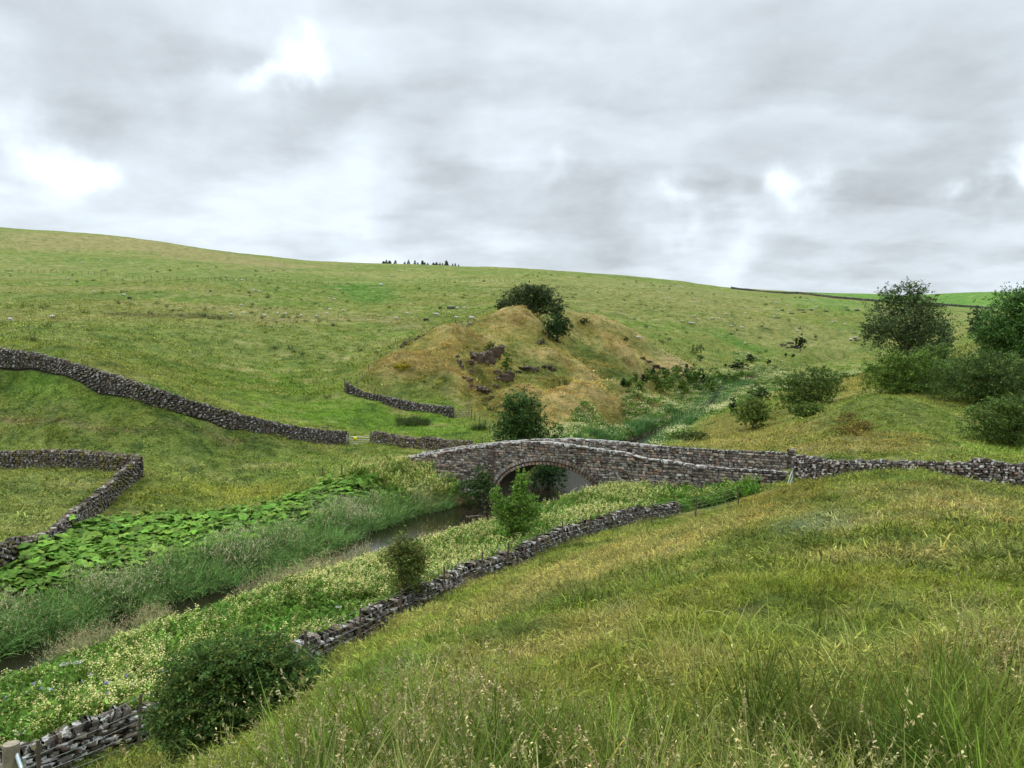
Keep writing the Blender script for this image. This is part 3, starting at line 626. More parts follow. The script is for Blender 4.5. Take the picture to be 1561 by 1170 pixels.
# ================================================================== SETTING
def build_ground():
    fine = np.arange(-41, 41.001, .135); co = np.concatenate([np.arange(-180, -41, 2.0), fine, np.arange(43, 180, 2.0)]); th = np.radians(co); nt = len(th)
    lr = np.arange(math.log(.45), math.log(1650), .0092); nr = len(lr)
    T, L = np.meshgrid(th, lr, indexing='ij'); r = np.exp(L); x = (r * np.sin(T)).ravel(); y = (r * np.cos(T)).ravel()
    z = ground_z(x, y); c = ground_col(x, y)
    V = np.stack([x, y, z], 1); i, j = np.meshgrid(np.arange(nt), np.arange(nr - 1), indexing='ij'); i2 = (i + 1) % nt
    F = np.stack([i * nr + j, i2 * nr + j, i2 * nr + j + 1, i * nr + j + 1], -1).reshape(-1, 4)[:, ::-1]
    V = np.vstack([V, [[0, 0, -1.66]]]); c = np.vstack([c, [OLIVE]]); k = len(V) - 1
    ii = np.arange(nt); F3 = np.stack([ii * nr, np.full(nt, k), ((ii + 1) % nt) * nr], 1)[:, ::-1]
    o = obj('ground', mesh('ground', V, [F, F3], M['ground'], c, True)); tag(o, 'rolling grassy dale with hillside, valley floor and fell', None, None, 'structure')
build_ground()
def build_water():
    P = []; 
    for i in range(len(RX) - 1):
        n = max(2, int(np.hypot(*(RX[i + 1] - RX[i])) / .8))
        for t in np.linspace(0, 1, n, endpoint=False): P.append([*(RX[i] * (1 - t) + RX[i + 1] * t), RZ[i] * (1 - t) + RZ[i + 1] * t, RW[i] * (1 - t) + RW[i + 1] * t])
    P = np.array(P); k = np.ones(9) / 9; Q = P.copy()
    d = np.gradient(Q[:, :2], axis=0); d[:, 0] = np.convolve(np.pad(d[:, 0], 4, 'edge'), k, 'valid'); d[:, 1] = np.convolve(np.pad(d[:, 1], 4, 'edge'), k, 'valid')
    d /= np.linalg.norm(d, axis=1)[:, None]; n = np.stack([-d[:, 1], d[:, 0]], 1); V = []; m = 7
    for q, nn in zip(Q, n):
        for t in np.linspace(-1, 1, m): V.append([q[0] + nn[0] * t * (q[3] + (.5 if q[1] < 96 else .0)), q[1] + nn[1] * t * (q[3] + (.5 if q[1] < 96 else .0)), q[2]])
    i, j = np.meshgrid(np.arange(len(Q) - 1), np.arange(m - 1), indexing='ij'); F = np.stack([i * m + j, i * m + j + 1, (i + 1) * m + j + 1, (i + 1) * m + j], -1).reshape(-1, 4)
    tag(obj('water', mesh('water', V, [F[:, ::-1]], M['water'], None, True)), 'dark peaty beck flowing under the bridge', None, None, 'structure')
build_water()

# sky: low grey cloud with brighter rifts, laid out by compass direction
w = bpy.data.worlds.new('World'); SC.world = w; w.use_nodes = True; nt = w.node_tree; nt.nodes.clear()
SUN_EL, SUN_AZ = 52, -60      # azimuth from the view direction, left
tc = N(nt, 'ShaderNodeTexCoord'); D = tc.outputs['Generated']
sky = N(nt, 'ShaderNodeTexSky'); sky.sky_type = 'NISHITA'; sky.sun_disc = False; sky.sun_elevation = math.radians(SUN_EL); sky.sun_rotation = math.radians(SUN_AZ)
def vm(op, a, b=None, sc=None):
    n = N(nt, 'ShaderNodeVectorMath', operation=op)
    for k, v in ((0, a), (1, b)):
        if v is None: continue
        if hasattr(v, 'is_output'): nt.links.new(v, n.inputs[k])
        else: n.inputs[k].default_value = v
    if sc is not None:
        nt.links.new(sc, n.inputs[3]) if hasattr(sc, 'is_output') else setattr(n.inputs[3], 'default_value', sc)
    return n.outputs['Value' if op in ('DOT_PRODUCT', 'LENGTH') else 'Vector']
def mm(op, a, b=None, c=None):
    n = N(nt, 'ShaderNodeMath', operation=op)
    for k, v in ((0, a), (1, b), (2, c)):
        if v is None: continue
        if hasattr(v, 'is_output'): nt.links.new(v, n.inputs[k])
        else: n.inputs[k].default_value = v
    return n.outputs[0]
sep = N(nt, 'ShaderNodeSeparateXYZ'); nt.links.new(D, sep.inputs[0]); Z = mm('MAXIMUM', sep.outputs[2], 0.0)
den = mm('ADD', Z, .22); cv = vm('SCALE', D, sc=mm('DIVIDE', 1.0, den))
def skn(scale, det=5, rough=.55, off=(0, 0, 0), st=(1, 1, 1)):
    mp = N(nt, 'ShaderNodeMapping'); nt.links.new(cv, mp.inputs[0]); mp.inputs['Location'].default_value = off; mp.inputs['Scale'].default_value = st; return noise(nt, mp.outputs[0], scale, det, rough)
big = skn(.75, 3, .5, (3.1, .4, 0), (1, .8, 1)); med = skn(2.1, 6, .62, (7, 2, 1)); fin = skn(5.0, 5, .55, (1, 5, 2))
# direction wobble so rifts have torn edges
nz = N(nt, 'ShaderNodeTexNoise'); nz.inputs['Scale'].default_value = 6.5; nz.inputs['Detail'].default_value = 5; nt.links.new(D, nz.inputs['Vector'])
wob = vm('SCALE', vm('SUBTRACT', nz.outputs['Color'], (.5, .5, .5)), sc=.24); DW = vm('NORMALIZE', vm('ADD', D, wob))
def spot(u, v, r, amp, src=None):
    dv = np.array([(u - CX) / F0, 1, -(v - HY) / F0]); dv /= np.linalg.norm(dv); a = r * .85 / F0
    dt = vm('DOT_PRODUCT', src or DW, tuple(dv)); e = mm('MULTIPLY', mm('SUBTRACT', 1.0, dt), 1 / (a * a / 2)); e = mm('POWER', 2.718, mm('MULTIPLY', e, -1.0)); return mm('MULTIPLY', e, amp)
def total(L):
    t = None
    for s in L:
        q = spot(*s); t = q if t is None else mm('ADD', t, q)
    return t
bright = total([(62, 240, 44, .9), (98, 238, 30, .5), (8, 165, 45, .25), (446, 92, 24, .8), (408, 98, 24, .7), (372, 118, 24, .6), (350, 150, 30, .2), (1258, 306, 36, .6), (1225, 308, 24, .4), (1548, 262, 34, .9), (1505, 266, 28, .6), (1462, 268, 20, .4),
                (1038, 346, 30, .45), (665, 366, 30, .4), (770, 250, 60, .20), (825, 238, 32, .22), (1130, 385, 55, .2), (980, 105, 60, .18), (870, 15, 120, .10), (200, 225, 120, .16), (490, 290, 70, .14), (795, 412, 70, .22), (600, 385, 70, .14), (1150, 110, 150, .08), (620, 372, 60, .22), (990, 370, 60, .25), (1130, 372, 60, .2), (1240, 320, 70, .2), (150, 300, 120, .12), (350, 260, 120, .12)])
dark = total([(150, 90, 150, .13), (60, 20, 90, .08), (700, 110, 190, .12), (620, 230, 90, .10), (240, 50, 90, .08), (900, 290, 110, .08), (1200, 200, 190, .10), (1400, 350, 130, .13), (900, 375, 80, .08), (450, 180, 80, .07), (1100, 280, 100, .07), (150, 320, 120, .04), (1480, 200, 120, .05)])
base = mm('ADD', .70, mm('MULTIPLY', mm('SUBTRACT', big, .5), .22)); base = mm('ADD', base, mm('MULTIPLY', mm('SUBTRACT', med, .5), .38)); base = mm('ADD', base, mm('MULTIPLY', mm('SUBTRACT', fin, .5), .20))
lay = skn(1.5, 4, .5, (4, 9, 3), (1, 1.5, 1)); base = mm('ADD', base, mm('MULTIPLY', mm('SUBTRACT', mm('SMOOTHSTEP', lay, .42, .56) if False else ramp(nt, lay, .44, .56), .5), .13)); base = mm('SUBTRACT', base, mm('MULTIPLY', dark, .95)); bright = mm('MULTIPLY', bright, .52)
# an overcast sky brightens towards the zenith
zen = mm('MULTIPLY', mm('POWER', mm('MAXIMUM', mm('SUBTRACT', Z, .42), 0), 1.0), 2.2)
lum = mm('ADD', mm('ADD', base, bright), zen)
rgb = mixc(nt, ramp(nt, lum, .38, .85), (.92, 1.0, 1.055, 1), (.89, .99, 1.085, 1)); cl = vm('SCALE', rgb, sc=lum)
bgc = N(nt, 'ShaderNodeBackground'); nt.links.new(cl, bgc.inputs[0]); bgc.inputs[1].default_value = 1.0
bgs = N(nt, 'ShaderNodeBackground'); nt.links.new(sky.outputs[0], bgs.inputs[0]); bgs.inputs[1].default_value = .10
mx = N(nt, 'ShaderNodeMixShader'); mx.inputs[0].default_value = .96; nt.links.new(bgs.outputs[0], mx.inputs[1]); nt.links.new(bgc.outputs[0], mx.inputs[2])
wo = N(nt, 'ShaderNodeOutputWorld'); nt.links.new(mx.outputs[0], wo.inputs[0]); w.cycles.sampling_method = 'MANUAL'; w.cycles.sample_map_resolution = 512
sl = bpy.data.lights.new('sun', 'SUN'); sl.energy = 1.5; sl.angle = math.radians(11); sl.color = (1, .93, .80); so = bpy.data.objects.new('sun', sl); COL.objects.link(so)
a, e = math.radians(SUN_AZ), math.radians(SUN_EL); so.rotation_euler = (PI / 2 - e, 0, PI - a) ; so.location = (0, 0, 60)
from mathutils import Vector
sd = Vector((math.sin(a) * math.cos(e), math.cos(a) * math.cos(e), math.sin(e))); so.rotation_euler = sd.to_track_quat('Z', 'Y').to_euler()
cam = bpy.data.cameras.new('camera'); cam.sensor_width = 36; cam.lens = F0 / 1561 * 36; cam.shift_y = -(585 - HY) / 1561; cam.clip_end = 6000; cam.clip_start = .1
co = bpy.data.objects.new('camera', cam); COL.objects.link(co); co.rotation_euler = (PI / 2, 0, 0); SC.camera = co
SC.view_settings.view_transform = 'Standard'; SC.view_settings.look = 'None'; SC.view_settings.exposure = .30; SC.view_settings.gamma = 1
SC.cycles.use_denoising = True; SC.cycles.denoising_prefilter = 'ACCURATE'; SC.cycles.max_bounces = 3; SC.cycles.diffuse_bounces = 2; SC.cycles.glossy_bounces = 2; SC.cycles.transmission_bounces = 3; SC.cycles.transparent_max_bounces = 4
SC.cycles.use_adaptive_sampling = True; SC.cycles.adaptive_threshold = .02

# ================================================================== BRIDGE
A0 = np.array([-1.3, 57.]); BD = np.array([1, -.54]); BD /= np.linalg.norm(BD); BN = np.array([-BD[1], BD[0]])
def plane(u, v, o):
    k = (u - CX) / F0; d = (A0 @ BN + o) / (k * BN[0] + BN[1]); p = np.array([k * d, d]); return (p - A0) @ BD, zpix(v, d)
TOPN = np.array([plane(u, v, 0) for u, v in [(618, 694), (658, 690), (686, 686), (715, 680), (735, 678), (750, 675), (792, 672.5), (831, 672), (860, 676), (898, 681.5), (951, 689), (985, 698), (1023, 703), (1067, 709), (1118, 714), (1172, 716.5), (1195, 719)]])
BW = 4.2
TOPF = np.array([plane(u, v, BW - .45) for u, v in [(640, 690), (719, 677), (770, 672), (808, 670), (831, 669), (869, 667.5), (900, 669.5), (951, 673.5), (977, 676.5), (1003, 679), (1054, 683), (1105, 686), (1156, 688), (1203, 689)]])
sl_, _ = plane(757, 740, 0); sr_, _ = plane(914, 740, 0); AS = (sl_ + sr_) / 2; AR = (sr_ - sl_) / 2; AZ = -9.75; ah = -7.24 - AZ
def arch(s, ex=0):
    t = 1 - ((s - AS) / (AR + ex)) ** 2; return np.where(t > 0, AZ + (ah + ex) * np.sqrt(np.maximum(t, 0)), -99)
B_O = np.array([*(A0 + BD * AS), -10.5]); brt = root('stone_bridge', tuple(B_O), 'old single arch stone bridge with lichened coping crossing the beck', 'bridge')
def bw(s, o, h): s = np.asarray(s, float); return np.stack([A0[0] + BD[0] * s + BN[0] * o, A0[1] + BD[1] * s + BN[1] * o, h + 0 * s], -1) - B_O
AX3 = np.array([[BD[0], BD[1], 0], [BN[0], BN[1], 0], [0, 0, 1]])
def panel(name, top, o0, o1, bot, hole, mat):
    s = np.unique(np.concatenate([np.linspace(top[0, 0], top[-1, 0], 90), AS + AR * np.cos(np.linspace(0, PI, 41))])); T = np.interp(s, top[:, 0], top[:, 1]) - .12; Bt = bot(s)
    if hole: Bt = np.maximum(Bt, np.where(np.abs(s - AS) < AR * .9999, arch(s, .0), -99)); Bt = np.minimum(Bt, T - .05)
    n = len(s); V = np.concatenate([bw(s, o0, T), bw(s, o0, Bt), bw(s, o1, T), bw(s, o1, Bt)]); i = np.arange(n - 1)
    F = np.concatenate([np.stack([i + n, i + n + 1, i + 1, i], 1), np.stack([i + 2 * n, i + 2 * n + 1, i + 3 * n + 1, i + 3 * n], 1), np.stack([i, i + 1, i + 2 * n + 1, i + 2 * n], 1), np.stack([i + n, i + 3 * n, i + 3 * n + 1, i + n + 1], 1), [[0, 2 * n, 3 * n, n], [n - 1, 2 * n - 1, 4 * n - 1, 3 * n - 1]]])
    obj(name, mesh(name, V, [F], M[mat]), brt)
def facing(name, top, o, bot, hole, lmul=1.0, side=-1):
    C = []; S = []; Aa = []; cc = []; hmin = -11.0; hmax = top[:, 1].max(); h = hmin
    while h < hmax:
        ch = R.uniform(.13, .23); s = top[0, 0] - R.uniform(0, .3)
        while s < top[-1, 0]:
            l = R.uniform(.22, .62) * lmul; c = s + l / 2; s += l
            if c > top[-1, 0]: break
            T = np.interp(c, top[:, 0], top[:, 1]) - .14; z = h + ch / 2
            if z + ch * .4 > T or z < bot(np.array([c]))[0] - .15: continue
            if hole and abs(c - AS) < AR + .6:
                if z - ch * .2 < float(arch(c, .60)) or (z < AZ): continue
            C.append(bw(c, o + side * R.uniform(-.045, .03), z)); S.append((l * .965, .18, ch * .93)); Aa.append(AX3)
            b = math.exp(R.normal(0, .36)); r = R.rand(); q = (1, 1, 1) if r < .72 else ((1.22, .94, .82) if r < .82 else (.55, .52, .55)); cc.append(np.array(q) * b)
        h += ch
    V, F, c3 = stones(np.array(C), np.array(S), np.array(Aa), np.array(cc), .05); obj(name, mesh(name, V, F, M['bridge'], c3), brt)
def gbot(o): return lambda s: ground_z(A0[0] + BD[0] * s + BN[0] * o, A0[1] + BD[1] * s + BN[1] * o) - .25
deck = lambda s: np.interp(s, TOPN[:, 0], TOPN[:, 1]) - 1.05
bot_near = lambda s: np.where(np.abs(s - AS) < AR + 1, -11.3, gbot(0)(s))
panel('wall_core', TOPN, .04, .45, bot_near, True, 'mortar'); facing('near_face', TOPN, 0.03, bot_near, True)
TOPB = np.array([[s, h] for s, h in zip(TOPF[:, 0], TOPF[:, 1])])
panel('parapet_core', TOPF, BW - .41, BW, lambda s: np.where(np.abs(s - AS) < AR + 1, -11.3, deck(s) - 2.5), True, 'mortar')
facing('far_parapet_face', TOPF, BW - .42, lambda s: deck(s) - .1, False, .9)
# arch rings
for nm, r0, r1, o, n, cm in (('outer_arch_ring', .27, .60, -.03, 54, (.95, .9, .9)), ('inner_arch_ring', .0, .25, .06, 44, (1.55, 1.3, 1.2))):
    t = np.linspace(0, PI, n + 1); t = (t[1:] + t[:-1]) / 2; rm = (r0 + r1) / 2; C = []; S = []; Aa = []
    for q in t:
        ex, ez = AR + rm, ah + rm; s = AS - ex * math.cos(q); h = AZ + ez * math.sin(q); tx, tz = ex * math.sin(q), ez * math.cos(q); L = math.hypot(tx, tz); tx /= L; tz /= L
        C.append(bw(s, o + .15, h)); S.append((L * PI / n * .93, .42, r1 - r0)); Aa.append([[BD[0] * tx, BD[1] * tx, tz], [BN[0], BN[1], 0], [-BD[0] * tz, -BD[1] * tz, tx]])
    V, F, c3 = stones(np.array(C), np.array(S), np.array(Aa), stonecols(len(C), .22) * np.array(cm), .035); obj(nm, mesh(nm, V, F, M['bridge'], c3), brt)
# vault, abutments, deck
q = np.linspace(0, PI, 41); s = AS - AR * np.cos(q); h = AZ + ah * np.sin(q); s = np.concatenate([[s[0]], s, [s[-1]]]); h = np.concatenate([[-11.4], h, [-11.4]]); n = len(s)
V = np.concatenate([np.stack([bw(a, .3 + (BW - .35) * t, b) for a, b in zip(s, h)]) for t in np.linspace(0, 1, 9)]); i, j = np.meshgrid(np.arange(8), np.arange(n - 1), indexing='ij')
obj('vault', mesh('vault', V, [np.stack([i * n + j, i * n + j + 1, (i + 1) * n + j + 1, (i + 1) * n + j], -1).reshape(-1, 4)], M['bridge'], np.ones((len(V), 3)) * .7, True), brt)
s = np.linspace(TOPN[0, 0] + .5, TOPN[-1, 0], 60); V = np.concatenate([bw(s, .44, deck(s)), bw(s, BW / 2, deck(s) + .08), bw(s, BW - .4, deck(s))]); i = np.arange(59); F = np.concatenate([np.stack([i, i + 1, i + 61, i + 60], 1), np.stack([i + 60, i + 61, i + 121, i + 120], 1)])
M['lane'] = mat_plain('lane_surface', (.12, .13, .06), .95); obj('roadway', mesh('roadway', V, [F], M['lane']), brt)
def copings(name, top, o, s0, s1, lm=1.0, mat='coping', hh=.24):
    C = []; S = []; Aa = []; s = s0
    while s < s1:
        l = R.uniform(.55, 1.15) * lm; c = s + l / 2; s += l; h = np.interp(c, top[:, 0], top[:, 1]); sl2 = (np.interp(c + .3, top[:, 0], top[:, 1]) - np.interp(c - .3, top[:, 0], top[:, 1])) / .6; k = 1 / math.hypot(1, sl2)
        C.append(bw(c, o, h - hh * .5 + R.normal(0, .012))); S.append((l * .985, .56, hh * R.uniform(.85, 1.1))); Aa.append([[BD[0] * k, BD[1] * k, sl2 * k], [BN[0], BN[1], 0], [-BD[0] * sl2 * k, -BD[1] * sl2 * k, k]])
    V, F, c3 = stones(np.array(C), np.array(S), np.array(Aa), stonecols(len(C), .3), .05); obj(name, mesh(name, V, F, M[mat], c3), brt)
sR = plane(1070, 700, 0)[0]; copings('coping', TOPN, .2, TOPN[0, 0], sR); copings('coping', TOPN, .2, sR, TOPN[-1, 0], .45, 'wall', .2)
sF = plane(1003, 679, BW - .2)[0]; copings('coping', TOPF, BW - .2, TOPF[0, 0], sF); copings('rubble_coping', TOPF, BW - .2, sF, TOPF[-1, 0], .33, 'wallpale', .26)
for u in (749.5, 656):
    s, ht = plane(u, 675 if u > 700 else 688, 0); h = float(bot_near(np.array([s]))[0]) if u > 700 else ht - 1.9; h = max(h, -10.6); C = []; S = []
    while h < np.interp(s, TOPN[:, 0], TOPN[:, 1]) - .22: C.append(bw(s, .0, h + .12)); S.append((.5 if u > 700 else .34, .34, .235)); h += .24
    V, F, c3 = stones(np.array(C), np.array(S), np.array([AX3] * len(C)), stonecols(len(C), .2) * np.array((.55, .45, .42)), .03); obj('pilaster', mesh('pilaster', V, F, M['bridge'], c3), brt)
# end pillar stones where the far parapet stops
C = []; S = []; s, ht = plane(1207, 684, BW - .2); h = ht - 1.6
while h < ht - .1: C.append(bw(s, BW - .2, h + .1)); S.append((.5, .6, .2)); h += .2
V, F, c3 = stones(np.array(C), np.array(S), np.array([AX3] * len(C)), stonecols(len(C), .3), .1); obj('end_pillar', mesh('end_pillar', V, F, M['wallpale'], c3), brt)

# ================================================================== DRY STONE WALLS
wall('dry_stone_wall', 'long dark dry stone wall running down the left field to the steel gate', LWALL, 'wallpale', hmin=1.1, hmax=1.75, sl=.4, sh=.15)
wall('dry_stone_wall', 'mossy dry stone wall between the steel gate and the bridge', GWALL, 'wallmoss', hmin=.8, hmax=1.6, sl=.36)
wall('dry_stone_wall', 'lichen spotted dry stone wall turning a sharp corner in the left field', CWALL, 'wallmoss', hmin=.7, hmax=1.55, sl=.34)
FGL = [(-120, 14.2), (0, 15.5), (110, 16.5), (215, 17.4), (350, 19.6), (470, 21.6), (540, 23.2), (600, 24.8), (660, 26.8), (700, 29.2), (780, 31.8), (840, 34.8), (900, 38.2), (960, 41.8), (1030, 44)]
FGX = np.array([W(u, d) for u, d in FGL + [(1130, 44.5), (1200, 43.5), (1300, 42.5), (1400, 41), (1600, 37)]])
wall('dry_stone_wall', 'low tumbled dry stone wall behind the wire fence at the foot of the near slope', [(u, 560, d) for u, d in FGL], 'wallpale', thick=.6, hconst=.72, sl=.32, sh=.095, rough=2.0, gap=.08)
wall('dry_stone_wall', 'tumbledown wall round the foot of the quarry mound beside the timber gate', MWALL, 'wallpale', hmin=.7, hmax=1.6, sl=.45, sh=.17)
wall('dry_stone_wall', 'dark dry stone wall of the lane to the right of the bridge', RWALL, 'wall', hmin=.9, hmax=1.9, sl=.34)
wl = []
for u, v in [(1115, 440.5), (1164, 444), (1218, 448), (1269, 454.5), (1323, 459), (1412, 463), (1456, 466.6), (1494, 469), (1512, 471)]:
    x, y, z = hit(u, v, 100); wl.append((u, v, y))
wl = sorted(wl); d_ = np.array([q[2] for q in wl]); d_ = np.convolve(np.pad(d_, 1, 'edge'), [.25, .5, .25], 'valid')
wall('dry_stone_wall', 'thin dark boundary wall below the bright green pasture on the far right skyline', [(q[0], q[1], dd) for q, dd in zip(wl, d_)], 'wall', hconst=1.5, sl=1.6, sh=.4, thick=.9)
cp = [(600 + i * 18, 531 - i * 6.5) for i in range(8)]
rl = []
for u, v in [(612, 527), (640, 515), (668, 503), (700, 494), (722, 489)]:
    x, y, z = pt(u, np.interp(u, [600, 745], [128, 154])); rl.append((u, 560, y))
wall('rubble_wall', 'ruined line of rubble along the fence up the mound', rl, 'wall', hconst=.45, sl=.5, sh=.18, rough=3, gap=.4, cat='ruined wall')

# ================================================================== GATES, FENCES, POSTS
def bar(mb, p, q, r, n=6, c=(1, 1, 1)): tube(mb, [p, (np.array(p) + q) / 2, q], r, n, c)
def post_mesh(h, w, lean=(0, 0), name='post', round_=True):
    mb = MB(); tube(mb, [[0, 0, -.35], [lean[0] * .5, lean[1] * .5, h * .5], [lean[0], lean[1], h]], [w * .55, w * .5, w * .46], 7 if round_ else 4); return mb.me(name, M['post'])
# steel field gate with a yellow notice
xa, ya, za = pt(530, 79); xb, yb, zb = pt(566, 78); za = -8.55; zb = -8.6
g = root('field_gate', (xa, ya, za), 'galvanised steel bar gate carrying a small yellow notice', 'gate', rz=math.atan2(yb - ya, xb - xa)); Lg = math.hypot(xb - xa, yb - ya)
mb = MB(); 
for x in (.05, Lg - .05): bar(mb, (x, 0, .1), (x, 0, 1.18), .028)
bar(mb, (Lg / 2, 0, .15), (Lg / 2, 0, 1.15), .02); bar(mb, (.05, 0, 1.15), (Lg * .5, 0, .2), .016)
for z in (.10, 1.18): bar(mb, (.05, 0, z), (Lg - .05, 0, z), .026)
mb.build('gate_frame', M['galv'], g); mb = MB()
for z in (.30, .48, .68, .90): bar(mb, (.05, 0, z), (Lg - .05, 0, z), .024)
mb.build('rails', M['galv'], g); mb = MB(); box(mb, (.95, -.04, .98), (.42, .02, .40)); mb.build('notice', M['yellow'], g)
x, y, z = pt(528.5, 78.6); mb = MB(); box(mb, (0, 0, .6), (.16, .18, 1.5), (1, 1, 1), jit=.05); tag(mb.build('gate_post', M['timber'], loc=(x, y, -8.6)), 'stout post between the long left wall and the steel gate', 'gate post')
# footpath signpost
x, y, z = pt(500, 76); s_ = root('signpost', (x, y, z), 'wooden footpath signpost with one short arm beside the long left wall', 'signpost'); obj('post', post_mesh(2.0, .09), s_)
mb = MB(); box(mb, (-.32, 0, 1.82), (.75, .04, .15)); mb.build('arm', M['timber'], s_)
# timber gate at the quarry mound
xa, ya, za = pt(692, 100); xb, yb, zb = pt(713, 99.5); zb = za
g = root('timber_gate', (xa, ya, za), 'weathered timber five bar gate at the foot of the quarry mound', 'gate', rz=math.atan2(yb - ya, xb - xa)); Lg = math.hypot(xb - xa, yb - ya); mb = MB()
for z in (.15, .38, .62, .88, 1.15): box(mb, (Lg / 2, 0, z), (Lg, .03, .09))
mb.build('rails', M['timber'], g); mb = MB()
for x in (.04, Lg - .04): box(mb, (x, -.03, .65), (.09, .03, 1.25))
for xx, yy in ((.1, Lg / 2), (Lg - .1, Lg / 2)): bar(mb, (xx, -.05, .15), (yy, -.05, 1.15), .04, 4)
mb.build('braces', M['timber'], g)
for u, d, lab, hh in ((690.5, 100, 'left hand gate post of the timber gate', 1.4), (715, 99.4, 'thick right hand gate post of the timber gate', 1.7)):
    x, y, z = pt(u, d); tag(obj('gate_post', post_mesh(hh, .22, name='gate_post'), None, (x, y, z)), lab, 'gate post').data.materials[0] = M['timber']
# small steel hurdle at the end of the bridge
x, y = W(1200, 45.6); z = gz(x, y) ; ztop = zpix(714, 45.6)
g = root('metal_hurdle', (x, y, ztop - 1.1), 'small grey metal hurdle leaning across the gap at the right hand end of the bridge', 'hurdle', rz=.3); mb = MB()
bar(mb, (0, 0, .1), (.45, .1, .95), .025); bar(mb, (.1, .02, -.1), (.5, .1, .62), .025); bar(mb, (.48, .1, -.3), (.48, .1, 1.1), .028); bar(mb, (-.02, 0, -.2), (.0, 0, .15), .025); mb.build('bars', M['galv'], g)

def fence(name, label, posts, wires=(), pw=.07, cat='fence', lean=0):
    """posts: (x, y, height)"""
    P = [(x, y, gz(x, y), h) for x, y, h in posts]; rt = root(name, P[0][:3], label, cat); o = np.array(P[0][:3]); ms = {}
    tops = []
    for x, y, z, h in P:
        ln = (R.normal(0, lean), R.normal(0, lean)); q = obj('post', post_mesh(h, pw * R.uniform(.85, 1.2), ln), rt, tuple(np.array((x, y, z)) - o)); tops.append((np.array((x, y, z)) - o, ln, h))
    if wires:
        mb = MB()
        for f in wires:
            for (a, la, ha), (b, lb, hb) in zip(tops[:-1], tops[1:]):
                p = a + (la[0] * f, la[1] * f, ha * f); q = b + (lb[0] * f, lb[1] * f, hb * f); m_ = (p + q) / 2 - (0, 0, .02); tube(mb, [p, m_, q], .0045, 3)
        mb.build('wires', M['wire'], rt)
    return rt
fp = [(-60, 14.3, 1.15), (59, 15.3, 1.0), (211, 16.9, 1.22), (345, 18.6, 1.15), (466, 20.9, 1.15), (548, 22.7, 1.15), (610, 24.6, 1.1), (679, 27.5, 1.1), (735, 29.6, 1.1), (775, 31.2, 1.15), (818, 33.0, 1.1), (858, 35.0, 1.1), (898, 37.2, 1.15), (928, 38.9, 1.1), (993, 41.2, 1.15), (1060, 42.2, 1.1), (1126, 42.6, 1.1)]
fence('wire_fence', 'wire stock fence on thin leaning posts along the foot of the near slope', [(*W(u, d), h) for u, d, h in fp], (.12, .3, .5, .7, .95), .075, lean=.05)
x, y = W(17, 8.0); z = gz(x, y); ht = zpix(1133, 8.0) - z
c_ = root('strainer_post', (x, y, z), 'thick round fence post at the bottom left corner with a pale strut', 'fence post'); mb = MB(); tube(mb, [[0, 0, -.3], [0, 0, ht * .5], [0, 0, ht]], .08, 12); mb.build('post', M['timber'], c_, True)
mb = MB(); bar(mb, (.05, 0, ht - .1), (.62, -.45, ht - .62), .022, 8); bar(mb, (.14, 0, ht - .6), (.14, 0, ht - .15), .02, 8); mb.build('strut', M['galv'], c_, True)
mb = MB(); box(mb, (-.35, 0, ht - .32), (.6, .1, .16), jit=.03); mb.build('rail', M['timber'], c_)
fence('fence', 'three short weathered posts between the left meadow and the butterbur', [(*W(u, d), .85) for u, d in [(492, 57.5), (521, 58.5), (546, 60), (573, 61)]], (), .11)
ml = [(525, 106, 1.9)] + [(u, np.interp(u, [525, 600, 660, 745], [107, 127, 138, 155]), 1.25) for u in np.linspace(535, 722, 22)]
fence('wire_fence', 'fence of thin posts climbing the left edge of the quarry mound', [(*W(u, d), h) for u, d, h in ml], (.5, .95), .10, lean=.03)
fence('fence', 'post fence running down from the timber gate toward the bridge', [(*W(u, d), 1.2) for u, d in [(719, 98), (724, 95.5), (731, 93), (740, 90), (747, 87), (753, 80), (735, 76)]], (.5, .9), .12)
def hitfence(label, px, n, h=1.3, pw=.13, dmin=60, wires=()):
    U = np.linspace(px[0][0], px[-1][0], n); Vv = np.interp(U, [p[0] for p in px], [p[1] for p in px]); P = [hit(u, v, dmin)[:2] for u, v in zip(U, Vv)]
    Dd = np.array([p[1] for p in P]); k = min(7, n | 1); Dd = np.convolve(np.pad(Dd, k // 2, 'edge'), np.ones(k) / k, 'valid')[:n]
    fence('wire_fence', label, [(*W(u, d), h * R.uniform(.85, 1.15)) for u, d in zip(U, Dd)], wires, pw)
hitfence('long post fence crossing the upper left fell', [(-10, 414), (120, 417), (210, 424), (330, 428), (400, 428), (520, 434)], 56, 1.6, .22, 100)
hitfence('faint post fence near the skyline left of the willow clump', [(640, 428), (720, 428), (800, 430)], 22, 1.5, .2, 100)
hitfence('post fence behind the quarry mound on its right flank', [(885, 490), (960, 520), (1000, 525), (1060, 528), (1130, 545), (1200, 556)], 34, 1.2, .11, 175)
hitfence('post fence on the bank below the right hand trees', [(1455, 540), (1500, 525), (1540, 508)], 11, 1.1, .10, 100, (.9,))

